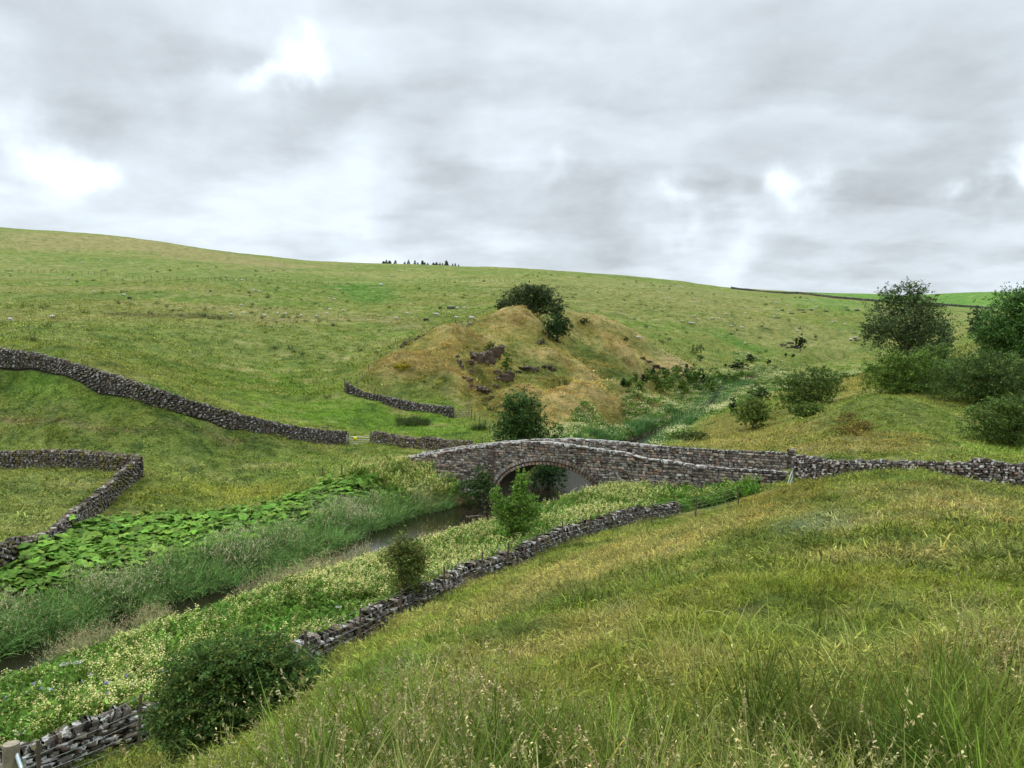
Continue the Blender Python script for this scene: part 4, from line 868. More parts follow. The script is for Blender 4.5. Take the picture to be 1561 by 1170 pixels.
# ================================================================== TREES AND SHRUBS
WIL = (.085, .12, .055); HAW = (.09, .145, .032); ASH = (.075, .115, .05); SAP = (.16, .28, .04); DG = (.055, .10, .035)
T = pxtree
T('willow', 'broad grey-green willow on top of the quarry mound', 'tree', 763, 858, 434, 492, 152, 20000, .20, WIL, [(0, 0, .62, .62, .6, .36), (-.45, 0, .5, .5, .5, .34), (.45, 0, .5, .45, .5, .38), (.15, -.2, .8, .4, .4, .18), (.1, 0, .3, .8, .5, .3), (-.2, .1, .78, .4, .4, .2), (.8, -.2, .2, .25, .3, .32)], trunk=.3, multi=4)
T('small_tree', 'small dark round tree at the left side of the mound willow', 'tree', 752, 784, 453, 480, 154, 2500, .16, DG, trunk=.12)
T('small_tree', 'dark leafy tree in the hollow below the mound willow', 'tree', 827, 873, 478, 530, 143, 6500, .17, (.035, .08, .028), trunk=.2, multi=2)
T('bushy_tree', 'dense green tree standing behind the bridge arch', 'tree', 748, 836, 600, 672, 71.5, 22000, .11, (.075, .145, .042), [(-.05, 0, .6, .62, .6, .36), (-.5, 0, .42, .36, .4, .3), (.42, 0, .5, .5, .5, .36), (-.25, 0, .82, .4, .4, .17), (.2, 0, .84, .38, .4, .15), (0, 0, .25, .9, .6, .26)], trunk=.16, multi=4)
T('shrub', 'low leafy shrub to the right of the tree behind the bridge', 'shrub', 815, 870, 640, 672, 70.5, 3500, .09, (.06, .13, .03), trunk=.05, multi=3)
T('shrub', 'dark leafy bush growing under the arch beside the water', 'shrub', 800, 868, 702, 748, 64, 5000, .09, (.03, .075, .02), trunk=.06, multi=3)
T('sapling', 'bright green forked young tree in front of the arch', 'tree', 742, 828, 721, 842, 36.8, 12000, .062, SAP, [(.22, 0, .84, .30, .3, .16), (-.62, 0, .66, .26, .3, .13), (-.35, 0, .50, .42, .4, .16), (.3, 0, .56, .52, .45, .18), (.0, 0, .36, .62, .5, .15), (.15, 0, .2, .48, .4, .14), (.62, 0, .44, .3, .3, .1), (.1, 0, .7, .26, .3, .12)], trunk=.07, multi=4, cl=10, spread=.16, col2=(.15, .28, .04))
T('shrub', 'sparse olive bush leaning over the wall between fence posts', 'shrub', 578, 662, 813, 915, 25.9, 10500, .046, (.12, .16, .042), [(0, 0, .55, .6, .6, .4), (-.45, 0, .72, .4, .4, .18), (.3, 0, .65, .5, .5, .28), (-.1, 0, .85, .35, .3, .14), (.1, 0, .25, .55, .5, .24)], trunk=.05, multi=5, cl=12, spread=.16, col2=(.16, .15, .04))
T('hawthorn_bush', 'large dense hawthorn bush at bottom left beside the near slope', 'shrub', 232, 506, 972, 1165, 14.2, 110000, .036, (.072, .138, .034), [(0, 0, .5, .62, .6, .42), (-.42, 0, .36, .52, .5, .36), (.48, 0, .38, .48, .5, .36), (.1, 0, .78, .5, .45, .2), (-.35, 0, .66, .42, .4, .24), (.5, -.1, .6, .4, .4, .24), (0, 0, .18, .9, .7, .2), (.72, 0, .2, .3, .4, .18)], trunk=.09, multi=6, cl=18, spread=.085, col2=(.15, .19, .045))
T('ash_tree', 'tall airy ash tree on the right in front of the far hill', 'tree', 1316, 1448, 431, 560, 142, 20000, .24, (.095, .14, .062), [(-.05, 0, .56, .58, .6, .34), (-.55, 0, .46, .42, .4, .3), (.45, 0, .44, .5, .5, .32), (.12, 0, .82, .45, .4, .18), (-.35, 0, .78, .32, .3, .15), (.1, 0, .28, .8, .6, .22), (-.8, 0, .4, .2, .3, .16), (.4, 0, .7, .3, .3, .16)], trunk=.35, multi=2, nl=14, cl=12, spread=.12)
T('tree', 'smaller green tree tucked behind the right side of the ash', 'tree', 1424, 1456, 489, 545, 165, 3500, .18, (.05, .10, .035), trunk=.15)
T('tree', 'dark round tree on the bank between the ash and the right hand tree', 'tree', 1472, 1509, 465, 505, 190, 4500, .22, (.035, .065, .028), trunk=.2)
T('ash_tree', 'big layered ash tree cut by the right edge of the photo', 'tree', 1492, 1660, 441, 600, 92, 36000, .17, (.085, .17, .048), [(0, 0, .6, .6, .6, .34), (-.5, 0, .6, .42, .4, .2), (.4, 0, .5, .5, .5, .34), (-.2, 0, .85, .45, .4, .15), (-.45, 0, .36, .5, .5, .2), (-.78, 0, .48, .2, .3, .1)], trunk=.3, cl=14, spread=.14, nl=14)
T('hawthorn_bush', 'spreading hawthorn with a ragged windswept top beyond the lane', 'shrub', 1178, 1295, 558, 625, 86, 15000, .115, HAW, [(-.1, 0, .5, .6, .6, .34), (-.5, 0, .6, .42, .4, .24), (.35, 0, .6, .5, .5, .28), (.75, 0, .75, .24, .3, .12), (-.55, 0, .22, .4, .4, .25), (.1, 0, .85, .4, .4, .13), (0, 0, .2, .6, .5, .22)], trunk=.12, multi=4)
T('hawthorn_bush', 'rounded yellow-green hawthorn left of the spreading one', 'shrub', 1118, 1180, 605, 656, 80, 11000, .105, (.135, .195, .035), trunk=.1, multi=3)
T('young_conifer', 'small dark cone shaped tree left of the rounded hawthorn', 'tree', 1109, 1128, 604, 632, 96, 1500, .12, (.03, .07, .03), [(0, 0, .3, .8, .8, .3), (0, 0, .6, .5, .5, .3), (0, 0, .85, .22, .25, .15)], trunk=.06)
T('hawthorn_bush', 'pale green drooping hawthorn at the left of the rusty bramble patch', 'shrub', 1203, 1264, 614, 664, 71, 11000, .09, (.12, .18, .04), trunk=.08, multi=3)
T('shrub', 'low dark shrub left of the spreading hawthorn', 'shrub', 1138, 1180, 586, 608, 118, 2500, .13, (.045, .085, .025), trunk=.06, multi=3)
T('shrub', 'low olive thorn bush just behind the far parapet', 'shrub', 1022, 1088, 657, 688, 74, 4000, .08, (.085, .12, .03), trunk=.05, multi=4)
HL = [(0, 0, .5, .62, .6, .42), (-.5, 0, .5, .45, .5, .36), (.5, 0, .5, .45, .5, .38), (-.2, 0, .8, .4, .4, .18), (.3, 0, .82, .4, .4, .16), (0, 0, .22, .9, .6, .24), (-.8, 0, .6, .18, .2, .1)]
T('hawthorn_bush', 'fresh green hawthorn at the left end of the thicket under the ash', 'shrub', 1317, 1445, 536, 612, 84, 22000, .12, (.12, .20, .036), HL, trunk=.12, multi=4)
T('hawthorn_bush', 'tall light-topped hawthorn in the middle of the thicket', 'shrub', 1385, 1462, 524, 605, 87, 15000, .12, (.12, .20, .055), HL, trunk=.12, multi=4)
T('hawthorn_bush', 'large dark hawthorn at the right of the thicket under the big ash', 'shrub', 1420, 1585, 538, 630, 77, 26000, .115, (.08, .135, .036), HL, trunk=.14, multi=5)
T('hawthorn_bush', 'dark low hawthorn at the right edge above the lane wall', 'shrub', 1472, 1620, 604, 695, 59, 24000, .09, (.095, .155, .035), HL, trunk=.1, multi=5)
T('hawthorn_bush', 'hawthorn filling the gap between the thicket and the right edge', 'shrub', 1530, 1660, 545, 640, 72, 16000, .11, (.075, .125, .036), HL, trunk=.1, multi=4)
def hitT(name, label, cat, u0, u1, vt, vb, n, leaf, col, dmin=60, **k):
    x, y, z = hit((u0 + u1) / 2, vb, dmin); T(name, label, cat, u0, u1, vt, vb, y, n, leaf, col, **k)
hitT('small_tree', 'solitary dark tree beside pale rocks below the far hill', 'tree', 1211, 1229, 511, 535, 1500, .3, (.03, .055, .022), 150, trunk=.12)
hitT('shrub', 'low dark wide thorn beside the upper beck', 'shrub', 1104, 1142, 551, 565, 1800, .22, (.03, .055, .02), 120, trunk=.08, multi=3)
hitT('shrub', 'dark round bush above the upper beck', 'shrub', 1136, 1153, 539, 553, 900, .25, (.035, .065, .025), 120, trunk=.06)
hitT('shrub', 'small dark bush right of the round bush above the beck', 'shrub', 1168, 1177, 548, 556, 400, .25, (.035, .065, .025), 120, trunk=.05)
hitT('shrub', 'left of two tiny bushes under the solitary tree', 'shrub', 1195, 1201, 537, 545, 300, .22, (.035, .065, .025), 120, trunk=.05)
hitT('shrub', 'right of two tiny bushes under the solitary tree', 'shrub', 1205, 1213, 539, 546, 350, .22, (.035, .065, .025), 120, trunk=.05)
hitT('shrub', 'pale green willow scrub on the slope right of the quarry mound', 'shrub', 1048, 1074, 524, 540, 800, .22, (.09, .15, .045), 120, trunk=.04, multi=3)
hitT('shrub', 'low scrub patch above the upper beck behind the plantation', 'shrub', 1060, 1076, 541, 550, 500, .2, (.08, .14, .04), 120, trunk=.04, multi=3)
hitT('sapling', 'slender light green sapling on the rock face of the mound', 'tree', 763, 782, 533, 572, 1600, .13, (.085, .17, .03), 90, trunk=.06)
hitT('shrub', 'green bush growing out of the dark crag', 'shrub', 738, 756, 519, 543, 1200, .13, (.07, .13, .03), 90, trunk=.05)
hitT('shrub', 'dark bush on the far shoulder behind the mound', 'shrub', 882, 899, 484, 496, 700, .18, (.03, .06, .02), 120, trunk=.06)
hitT('shrub', 'small dark bush on the crest right of the mound', 'shrub', 950, 959, 512, 521, 350, .16, (.035, .06, .025), 120, trunk=.05)
for u, v, lab in ((1090, 627, 'loose green shrub near the reeds behind the bridge'), (1020, 640, 'leafy clump at the near end of the upstream reeds')): pass
T('shrub', 'leafy bush hiding the left foot of the bridge', 'shrub', 700, 762, 712, 748, 56, 5000, .075, (.05, .11, .025), trunk=.04, multi=4)
T('shrub', 'dark bush below the left end of the bridge wall', 'shrub', 596, 636, 697, 722, 61, 2600, .08, (.06, .10, .03), trunk=.04, multi=3)
# young plantation in the quarry mouth
random.seed(5); pl = []
PLU = [(950, 588, 10, 0), (958, 592, 12, 1), (968, 584, 12, 1), (982, 588, 17, 0), (990, 580, 14, 1), (1000, 586, 16, 1), (1006, 596, 14, 1), (1013, 585, 20, 1), (1020, 604, 30, 1), (1026, 590, 24, 1), (1033, 578, 20, 1), (1040, 598, 16, 2), (1047, 574, 18, 0), (1052, 586, 26, 1), (1060, 590, 22, 1), (1066, 580, 16, 1), (1071, 590, 22, 0), (1080, 596, 18, 1), (1086, 590, 27, 1), (1083, 604, 20, 1), (1094, 582, 12, 1), (1108, 586, 18, 1), (1114, 590, 16, 1), (1122, 584, 14, 1), (976, 596, 12, 2), (1046, 604, 12, 2), (1130, 578, 12, 1), (996, 572, 10, 0)]
descr = {0: ('young_conifer', (.04, .08, .04)), 1: ('young_tree', (.125, .215, .045)), 2: ('young_tree', (.11, .20, .03))}
for i, (u, vb, h, kd) in enumerate(PLU):
    nm, c = descr[kd]; x, y, z = hit(u, vb, 90); y = min(y, 200); h *= 1.25; hw = h * (.32 if kd == 0 else .5)
    lob = [(0, 0, .3, .8, .8, .3), (0, 0, .6, .5, .5, .3), (0, 0, .85, .22, .25, .15)] if kd == 0 else [(0, 0, .5, .7, .7, .4), (.2, 0, .75, .4, .4, .22), (-.3, 0, .35, .6, .5, .3)]
    lab = {0: 'small dark conifer among the young trees on the valley floor', 1: 'mid green broadleaf sapling in the young plantation on the valley floor', 2: 'bright yellow-green sapling in the young plantation'}[kd]
    T(nm, lab, 'tree', u - hw, u + hw, vb - h, vb, y, 1100, .19, c, lob, trunk=.05, nl=5, twigs=1, group={0: 'young conifers in the valley plantation', 1: 'broadleaf saplings in the valley plantation', 2: 'bright saplings in the valley plantation'}[kd])
# conifers on the skyline
for u, h, wd in [(585, 4, 3), (589, 6, 3), (594, 5, 3.2), (602.5, 6.5, 2.4), (617, 4, 2), (623, 8, 2.2), (632.5, 7, 2), (637, 4, 1.6), (644, 7, 3), (647.5, 4, 2), (652, 3, 1.6), (661, 4, 2.6), (665.5, 5, 2.6), (670.5, 4, 2), (674.5, 4, 1.5), (680.5, 9, 3.4), (690, 4, 1.5), (694, 5, 1.6), (699, 3, 1.2)]:
    d = np.linspace(420, 900, 200); x = (u - CX) / F0 * d; g = ground_z(x, d) / d; k = int(np.argmax(g)); dd = d[k]; k_ = dd / F0; rt = root('conifer', (x[k], dd, gz(x[k], dd) - .5), 'small dark wind thinned conifer on the skyline', 'conifer', 'conifers along the skyline')
    a, b = MB(), MB(); conifer(a, b, h * k_ * .95 + .5, wd * k_ * 1.25, 7, (.07, .095, .07)); a.build('trunk', M['bark'], rt); b.build('crown', M['needle'], rt)  # crown colour paled and greyed to imitate distance haze

# ================================================================== ROCKS
def rockmesh(sx, sy, sz, seed, name='boulder', n=14):
    u, v = np.meshgrid(np.linspace(0, 2 * PI, n * 2, endpoint=False), np.linspace(0, PI, n), indexing='ij'); d = np.stack([np.cos(u) * np.sin(v), np.sin(u) * np.sin(v), np.cos(v)], -1)
    q = fbm(d[..., 0] * 1.7 + seed, d[..., 1] * 1.7 + d[..., 2] * 2.3, seed, 3); q2 = np.round(q * 5) / 5; d = np.sign(d) * np.abs(d) ** .75; V = d * (1 + .9 * q + .5 * q2)[..., None]
    V = V + .10 * R.normal(size=V.shape) * (np.sin(v) > .01)[..., None]
    V = V * np.array([sx * .92, sy * .9, sz * .85]); m = n; i, j = np.meshgrid(np.arange(2 * n), np.arange(n - 1), indexing='ij'); i2 = (i + 1) % (2 * n)
    F = np.stack([i * m + j, i * m + j + 1, i2 * m + j + 1, i2 * m + j], -1).reshape(-1, 4); return mesh(name, V.reshape(-1, 3), [F], M['rock'], np.ones((V.size // 3, 3)))
def rocks(label, parts, name='crag', cat='rock outcrop', dmin=90, mat='rock'):
    """parts: (u, v of the centre, half width px, half height px)"""
    x, y, z = hit(parts[0][0], parts[0][1] + parts[0][3], dmin); rt = root(name, (x, y, z), label, cat); o = np.array((x, y, z))
    for k, (u, v, a, b) in enumerate(parts):
        x, y, z = hit(u, v + b, dmin); s = y / F0; q = obj('rock', rockmesh(a * s, a * s * .7, b * s * .95, int(u) % 97 + k), rt, tuple(np.array((x, y + a * s * .15, z + b * s * .5)) - o)); q.data.materials[0] = M[mat]
def rock1(label, u, v, a, b, mat='rock', dmin=90):
    x, y, z = hit(u, v + b, dmin); s = y / F0; q = obj('boulder', rockmesh(a * s, a * s * .7, b * s * .95, int(u) % 89), None, (x, y, z + b * s * .4)); q.data.materials[0] = M[mat]; tag(q, label, 'rock')
rocks('tall dark crag with a white top stone in the middle of the mound', [(724, 541, 8, 9), (734, 543, 8, 11), (746, 540, 9, 12), (756, 534, 9, 12), (765, 529, 5, 9), (718, 550, 5, 5), (740, 552, 6, 5)])
rocks('dark crag under the slender sapling on the mound', [(768, 573, 9, 7), (777, 570, 8, 9), (760, 577, 7, 4), (758, 566, 6, 5)])
rocks('broken ledge right of the slender sapling', [(796, 561, 6, 3), (805, 560, 9, 5), (815, 562, 7, 5), (790, 566, 5, 3)])
rocks('short dark ledge right of the broken rock ledge', [(834, 558, 7, 4), (843, 561, 5, 4)])
rocks('narrow pillar of rock left of the tall crag', [(700, 550, 4, 6), (703, 558, 4, 4), (698, 543, 3, 4)])
rocks('flat dark slab of rock with a pale edge near the foot of the mound', [(728, 592, 14, 5), (740, 594, 12, 5), (718, 588, 5, 3)])
rocks('dark undercut ledge above the flat slab', [(714, 579, 7, 4), (708, 575, 4, 3)])
rock1('grey boulder above the dark undercut ledge', 718, 565, 4.5, 3.5); rock1('pointed dark boulder right of the flat slab', 756, 588, 4, 5)
rocks('small heap of grey stones below the flat slab', [(745, 607, 5, 2.5), (750, 604, 4, 2.5), (738, 610, 4, 1.5)], 'stone_heap', 'stone heap')
rocks('scatter of pale flat stones on the grass of the mound', [(818, 576, 4, 1), (826, 577, 5, 1.2), (833, 578, 4, 1)], 'stone_heap', 'stone heap', 90, 'coping')
rocks('dark rocky hollow beneath the leafy tree of the mound', [(822, 521, 5, 4), (827, 518, 3, 4)])
rocks('cluster of pale rocks beside the solitary tree', [(1195, 525, 5, 2), (1204, 522, 6, 2), (1210, 527, 5, 3), (1192, 524, 3, 2), (1216, 529, 4, 2), (1202, 529, 3, 1.5)], 'crag', 'rock outcrop', 150, 'wallpale')
rocks('pale stones on the far slope right of the solitary tree', [(1304, 515, 2.5, 2), (1305, 518, 2.5, 1.5), (1297, 518, 2, 1.2)], 'stone_heap', 'stone heap', 150, 'coping')
rocks('dark scree bank at the right end of the quarry mound', [(980, 545, 5, 2), (990, 551, 5, 2), (1000, 557, 6, 2.5), (1010, 562, 6, 2.5), (1018, 567, 4, 1.5)], 'scree', 'scree bank')
rock1('white stone by the upper beck', 1105, 573, 5.5, 3.5, 'coping', 110)
for u, v, lab in ((722, 790, 'pale driftwood branch lying in the dark pool below the arch'),):
    x, y = W(u, 52.0); mb = MB(); tube(mb, [[-.5, .1, .0], [-.1, 0, .06], [.3, -.05, .08], [.75, .12, .05]], [.015, .03, .025, .012], 6); tube(mb, [[.2, 0, .08], [.4, .2, .16], [.5, .4, .14]], [.018, .012, .006], 5); tag(mb.build('branch', M['timber'], loc=(x, y, -10.5)), lab, 'branch')

# ================================================================== SHEEP AND TROUGHS
def sheepmesh(wool, face, graze=True):
    me = bpy.data.meshes.new('sheep'); V = []; F = []; mi = []
    def ell(c, r, n=10, m=7, mat=0, nz=.0):
        b = len(V)
        for i in range(n):
            for j in range(m):
                a = 2 * PI * i / n; p = PI * j / (m - 1); q = 1 + nz * R.normal(); V.append((c[0] + r[0] * math.cos(p) * q, c[1] + r[1] * math.cos(a) * math.sin(p) * q, c[2] + r[2] * math.sin(a) * math.sin(p) * q))
        for i in range(n):
            for j in range(m - 1): F.append((b + i * m + j, b + i * m + j + 1, b + (i + 1) % n * m + j + 1, b + (i + 1) % n * m + j)); mi.append(mat)
    def leg(x, y, dx):
        b = len(V)
        for z, r, q in ((.45, .07, 0), (.24, .035, dx), (0, .03, dx * .5)):
            for a in range(5): V.append((x + q + r * math.cos(a * 1.2566), y + r * math.sin(a * 1.2566), z))
        for k in range(2):
            for a in range(5): F.append((b + k * 5 + a, b + k * 5 + (a + 1) % 5, b + k * 5 + 5 + (a + 1) % 5, b + k * 5 + 5 + a)); mi.append(1)
    ell((0, 0, .62), (.56, .26, .29), 12, 9, 0, .05); ell((.42, 0, .68), (.24, .17, .2), 8, 6, 0, .04)
    if graze: ell((.66, 0, .42), (.13, .09, .2), 8, 6, 0); ell((.76, 0, .2), (.12, .07, .10), 8, 6, 1)
    else: ell((.62, 0, .86), (.12, .1, .2), 8, 6, 0); ell((.78, 0, 1.0), (.15, .075, .085), 8, 6, 1); ell((.68, .1, 1.06), (.03, .07, .02), 6, 4, 1); ell((.68, -.1, 1.06), (.03, .07, .02), 6, 4, 1)
    ell((-.55, 0, .58), (.05, .04, .14), 6, 5, 0)
    for x, y, dx in ((.32, .12, .0), (.36, -.12, .03), (-.36, .12, .05), (-.32, -.12, .05)): leg(x, y, dx)
    me.from_pydata(V, [], F); me.materials.append(M[wool]); me.materials.append(M[face]); me.polygons.foreach_set('material_index', mi); me.polygons.foreach_set('use_smooth', [True] * len(F)); me.update(); return me
SM = [sheepmesh('wool', 'wool', True), sheepmesh('wool', 'face', False), sheepmesh('wool', 'face', True)]; SD = sheepmesh('darkwool', 'face', True)
def zz(ox, oy, L): return [(ox + a / 3.9, oy + b / 3.9) for a, b in L]
S1 = zz(0, 330, [(362, 297), (485, 277), (590, 250), (603, 257), (410, 370), (55, 336), (560, 449), (740, 469), (313, 603), (58, 620), (1350, 354), (1358, 375), (1405, 378), (1435, 378), (1248, 328), (1160, 337), (1433, 530), (1375, 585), (1450, 577), (1545, 448), (1505, 438), (1060, 250), (1003, 250), (1130, 268), (38, 168), (405, 193), (337, 343)])
S2 = zz(400, 330, [(90, 298), (147, 327), (193, 325), (470, 398), (397, 487), (427, 493), (400, 555), (480, 562), (138, 582), (90, 580), (230, 593), (320, 594), (380, 580), (13, 593), (795, 608), (880, 523), (860, 580), (1025, 582), (1040, 585), (1155, 605), (1243, 613), (1198, 546), (1157, 547), (755, 300), (713, 313), (657, 313), (805, 322), (835, 322), (900, 323), (770, 355), (1143, 375), (485, 287), (520, 312)])
S3 = zz(740, 400, [(527, 92), (1140, 142), (1165, 147), (1088, 210), (1238, 217), (1238, 320), (1265, 340), (1170, 350), (1215, 363), (1228, 363), (1240, 365), (1350, 333), (1388, 337), (1380, 300), (1430, 308), (1545, 305), (1525, 390), (1545, 485), (910, 452), (1460, 380)]) + zz(1161, 400, [(60, 235), (85, 240), (190, 225), (265, 225), (290, 213), (310, 228), (405, 225), (150, 255), (325, 268), (300, 275), (75, 320), (100, 285), (165, 287), (420, 355), (437, 352), (493, 369), (560, 450), (530, 460), (213, 408), (1103, 267), (1178, 345)])
for L, lab, grp in ((S1, 'white sheep scattered over the left hand fell', 'sheep on the left fell'), (S2, 'white sheep on the middle slopes left of the willow mound', 'sheep on the middle slopes'), (S3, 'white sheep dotted over the far slopes right of the willow mound', 'sheep on the right slopes')):
    for i, (u, v) in enumerate(L):
        x, y, z = hit(u, v + 1.2, 100); o = obj('sheep', SM[i % 3], None, (x, y, z)); o.rotation_euler = (0, 0, R.choice([0, PI]) + R.normal(0, .5)); k = R.uniform(.85, 1.05); o.scale = (k, k, k); tag(o, lab, 'sheep', grp)
for u, v, lab in ((197, 456, 'dark fleeced sheep grazing below the long fence on the left fell'), (649, 490, 'dark sheep standing left of the mound fence')):
    x, y, z = hit(u, v + 1, 100); o = obj('sheep', SD, None, (x, y, z)); o.scale = (1.25,) * 3; tag(o, lab, 'sheep')
def trough(label, u, v, wpx, hpx, mat, dmin=150, cat='feed trough', group=None):
    x, y, z = hit(u, v, dmin); k = y / F0; L = wpx * k; H = max(hpx * k, .4); mb = MB(); Wd = .7
    box(mb, (0, -Wd / 2, H * .55), (L, .08, H * .8)); box(mb, (0, Wd / 2, H * .55), (L, .08, H * .8)); box(mb, (-L / 2, 0, H * .55), (.08, Wd - .1, H * .78)); box(mb, (L / 2, 0, H * .55), (.08, Wd - .1, H * .78)); box(mb, (0, 0, H * .2), (L - .1, Wd - .1, .06))
    rt = root('feed_trough', (x, y, z), label, cat, group); mb.build('trough', M[mat], rt); mb = MB()
    for a in (-L * .4, L * .4): box(mb, (a, 0, .05), (.1, Wd * 1.1, H * .5))
    mb.build('feet', M[mat], rt)
trough('rusty red-brown feed box on the middle slope', 671, 471, 5, 4, 'rust'); trough('long grey feed trough with a dark top right of the rusty box', 688, 471, 13, 4.5, 'trough')
for u, v, wd in ((1220, 473, 12), (1236, 473, 6), (1225, 476.5, 6), (1259, 475, 6), (1292, 473, 6), (1306, 473, 7), (1185, 485, 9), (1207, 478.5, 7), (1192, 473.5, 5)):
    trough('long dark feed trough among the sheep on the far right slope', u, v, wd, 1.6, 'trough', 150, 'feed trough', 'dark troughs on the far right slope')
trough('pale stone water trough by the green gully', 581, 435, 5, 3, 'galv', 150)

# ================================================================== PLANT COVER (real instanced clumps)
def polar(n, r0, r1, a0=-39, a1=39, p=1.0):
    """points spread over a fan, denser near the viewpoint"""
    th = np.radians(R.uniform(a0, a1, n)); q = R.rand(n); r = (r0 ** p + q * (r1 ** p - r0 ** p)) ** (1 / p) if p else np.exp(math.log(r0) + q * math.log(r1 / r0)); return r * np.sin(th), r * np.cos(th)
def yline(x): return np.interp(x, FGX[:, 0], FGX[:, 1])
def bridge_o(x, y): return (x - A0[0]) * BN[0] + (y - A0[1]) * BN[1]
def bridge_s(x, y): return (x - A0[0]) * BD[0] + (y - A0[1]) * BD[1]
def on_bridge(x, y): s, o = bridge_s(x, y), bridge_o(x, y); return (o > -.4) & (o < BW + .3) & (s > TOPN[0, 0] - .3) & (s < TOPN[-1, 0] + .3)
LN = {'long': sorted([W(u, d) for u, _, d in [(-60, 0, 71), (0, 0, 70), (77, 0, 68), (128, 0, 66), (200, 0, 64), (295, 0, 63.5), (385, 0, 68.5), (477, 0, 75), (528, 0, 79)]])}
WLS = [np.array(LN['long']), np.array([W(u, d) for u, d in [(-60, 56), (0, 54.5), (100, 52.6), (205, 50.2), (214, 49.8), (179, 47.2), (138, 43), (102, 38.5), (51, 34.5), (0, 31.8), (-60, 29)]]), np.array([W(u, d) for u, d in FGL]),
       np.array([W(u, d) for u, d in [(567, 78), (644, 74), (718, 70)]]), np.array([W(u, d) for u, d in [(1212, 47), (1315, 44.5), (1417, 42), (1561, 39), (1720, 36)]]), np.array([W(u, d) for u, d in [(528, 105), (605, 103), (690, 100)]])]
def off_walls(x, y, k=.38):
    m = np.ones(len(x), bool)
    for P in WLS: m &= sdline(P, x, y) > k
    return m
def put(name, label, cat, x, y, protos, scale=(.8, 1.25), tilt=.12, tint=None, comb=0, tus=0, jit=.2, zoff=0, zs=None, group=None):
    n = len(x); z = ground_z(x, y) + zoff; s = R.uniform(*scale, n); h = zs if zs is not None else np.exp(R.normal(0, .18, n))
    if tus: h = h * np.clip(1 + tus * 2.4 * fbm(x / .38, y / .34, 131, 2), .35, 2.2)
    rx = R.normal(0, tilt, n); ry = R.normal(0, tilt, n)
    if comb: rx = rx + comb * 2.2 * fbm(x / .9, y / .9, 101, 2); ry = ry + comb * 2.2 * fbm(x / .9, y / .9, 111, 2)
    t = ground_col(x, y) if tint is None else np.broadcast_to(np.asarray(tint, float), (n, 3)); t = t * np.exp(R.normal(0, jit, n))[:, None] * (1 + R.normal(0, jit * .25, (n, 3)))
    return scatter(name, label, cat, np.stack([x, y, z], 1), np.stack([rx, ry, R.uniform(0, 2 * PI, n)], 1), np.stack([s, s, s * h], 1), np.clip(t, .005, np.where(t.mean(1, keepdims=True) > .6, 2.0, .5)), protos, group)
GC = (1.2, 1.12, .85)
turf = [tuft(34, .16, .105, .0105, 1.1, 3, .6, GC, .38, name='turf_clump') for _ in range(5)]
turfm = [tuft(24, .24, .145, .019, 1.0, 2, .6, GC, .38, name='turf_clump') for _ in range(4)]
turff = [tuft(18, .5, .30, .05, .9, 2, .6, (1.4, 1.34, 1.05), .3, name='grass_clump') for _ in range(4)]
turfff = [tuft(14, 1.0, .5, .13, .8, 2, .6, (1.28, 1.24, 1.0), name='grass_clump') for _ in range(3)]
tall = [tuft(20, .12, .32, .0078, .6, 5, .25, (1.25, 1.2, 1.2), head=(.08, .0048, 7), headc=(1.9, 1.15, 1.7), heads=.3, name='tall_grass') for _ in range(5)]
seed = [tuft(9, .14, .46, .0035, .5, 5, .2, (1.6, 1.35, 1.4), head=(.10, .0065, 12), headc=(.0, .0, .0), heads=.9, name='seeding_grass') for _ in range(0)]
rush = [tuft(36, .09, .44, .0080, .35, 4, .3, (.8, .98, .6), .2, head=(.12, .006, 4), headc=(1.0, .6, .9), heads=.2, name='rush') for _ in range(3)]
bleach = [tuft(26, .2, .28, .006, .9, 4, .6, (1.5, 1.35, 1.6), head=(.07, .005, 5), headc=(2.0, 1.4, 2.2), heads=.4, name='bleached_grass') for _ in range(3)]
def soilmask(x, y):
    m = np.ones(len(x), bool)
    for P, col, k, fe, nz, line in ZONES[-4:]: m &= sdpoly(P, x, y) >  .10
    return m
# underfoot
x, y = polar(30000, 2.2, 14, p=1.5); m = (y < yline(x) - .5) & soilmask(x, y); put('turf', 'tussocky turf on the near slope', 'grass', x[m], y[m], turf, (.65, 1.2), .15, comb=.9, tus=1)
x, y = polar(56000, 12, 47, p=1.35); m = (y < yline(x) - .5) & off_walls(x, y) & soilmask(x, y); put('hillside_grass', 'rough combed grass covering the near hill', 'grass', x[m], y[m], turfm, (.7, 1.4), .15, comb=.85, tus=1)
x, y = polar(2600, 2.6, 7.5, p=1.4); k = fbm(x / .8, y / .8, 201, 2) + .05 - .45 * (y - 3.3); m = (k > 0) & (x > -.46 * y) & (y < yline(x) - .6); put('tall_grass', 'tall flowering grasses in the foreground', 'grass', x[m], y[m], tall, (.7, 1.15), .2, comb=.4)
x, y = polar(600, 3.0, 7.5, p=1.3); k = fbm(x / 1.1, y / 1.1, 211, 2); m = (k > .10) & (y < 4.3) & (x > -.3 * y); put('rush_clumps', 'green rush clumps in the foreground', 'rushes', x[m], y[m], rush, (.75, 1.2), .18, jit=.12)
x, y = polar(4200, 5, 36, p=1.1); k = fbm(x / 1.6, y / 1.3, 221, 3); m = (k > .11) & (y < yline(x) - .6); put('bleached_grass', 'pale bleached grass tops on the near slope', 'grass', x[m], y[m], bleach, (.7, 1.25), .25, comb=.5, jit=.15)
seedh = [tuft(8, .14, .44, .0050, .5, 5, .2, (.30, .30, .12), .2, head=(.10, .0080, 12), headc=(.44, .37, .21), heads=.9, name='seed_head') for _ in range(4)]
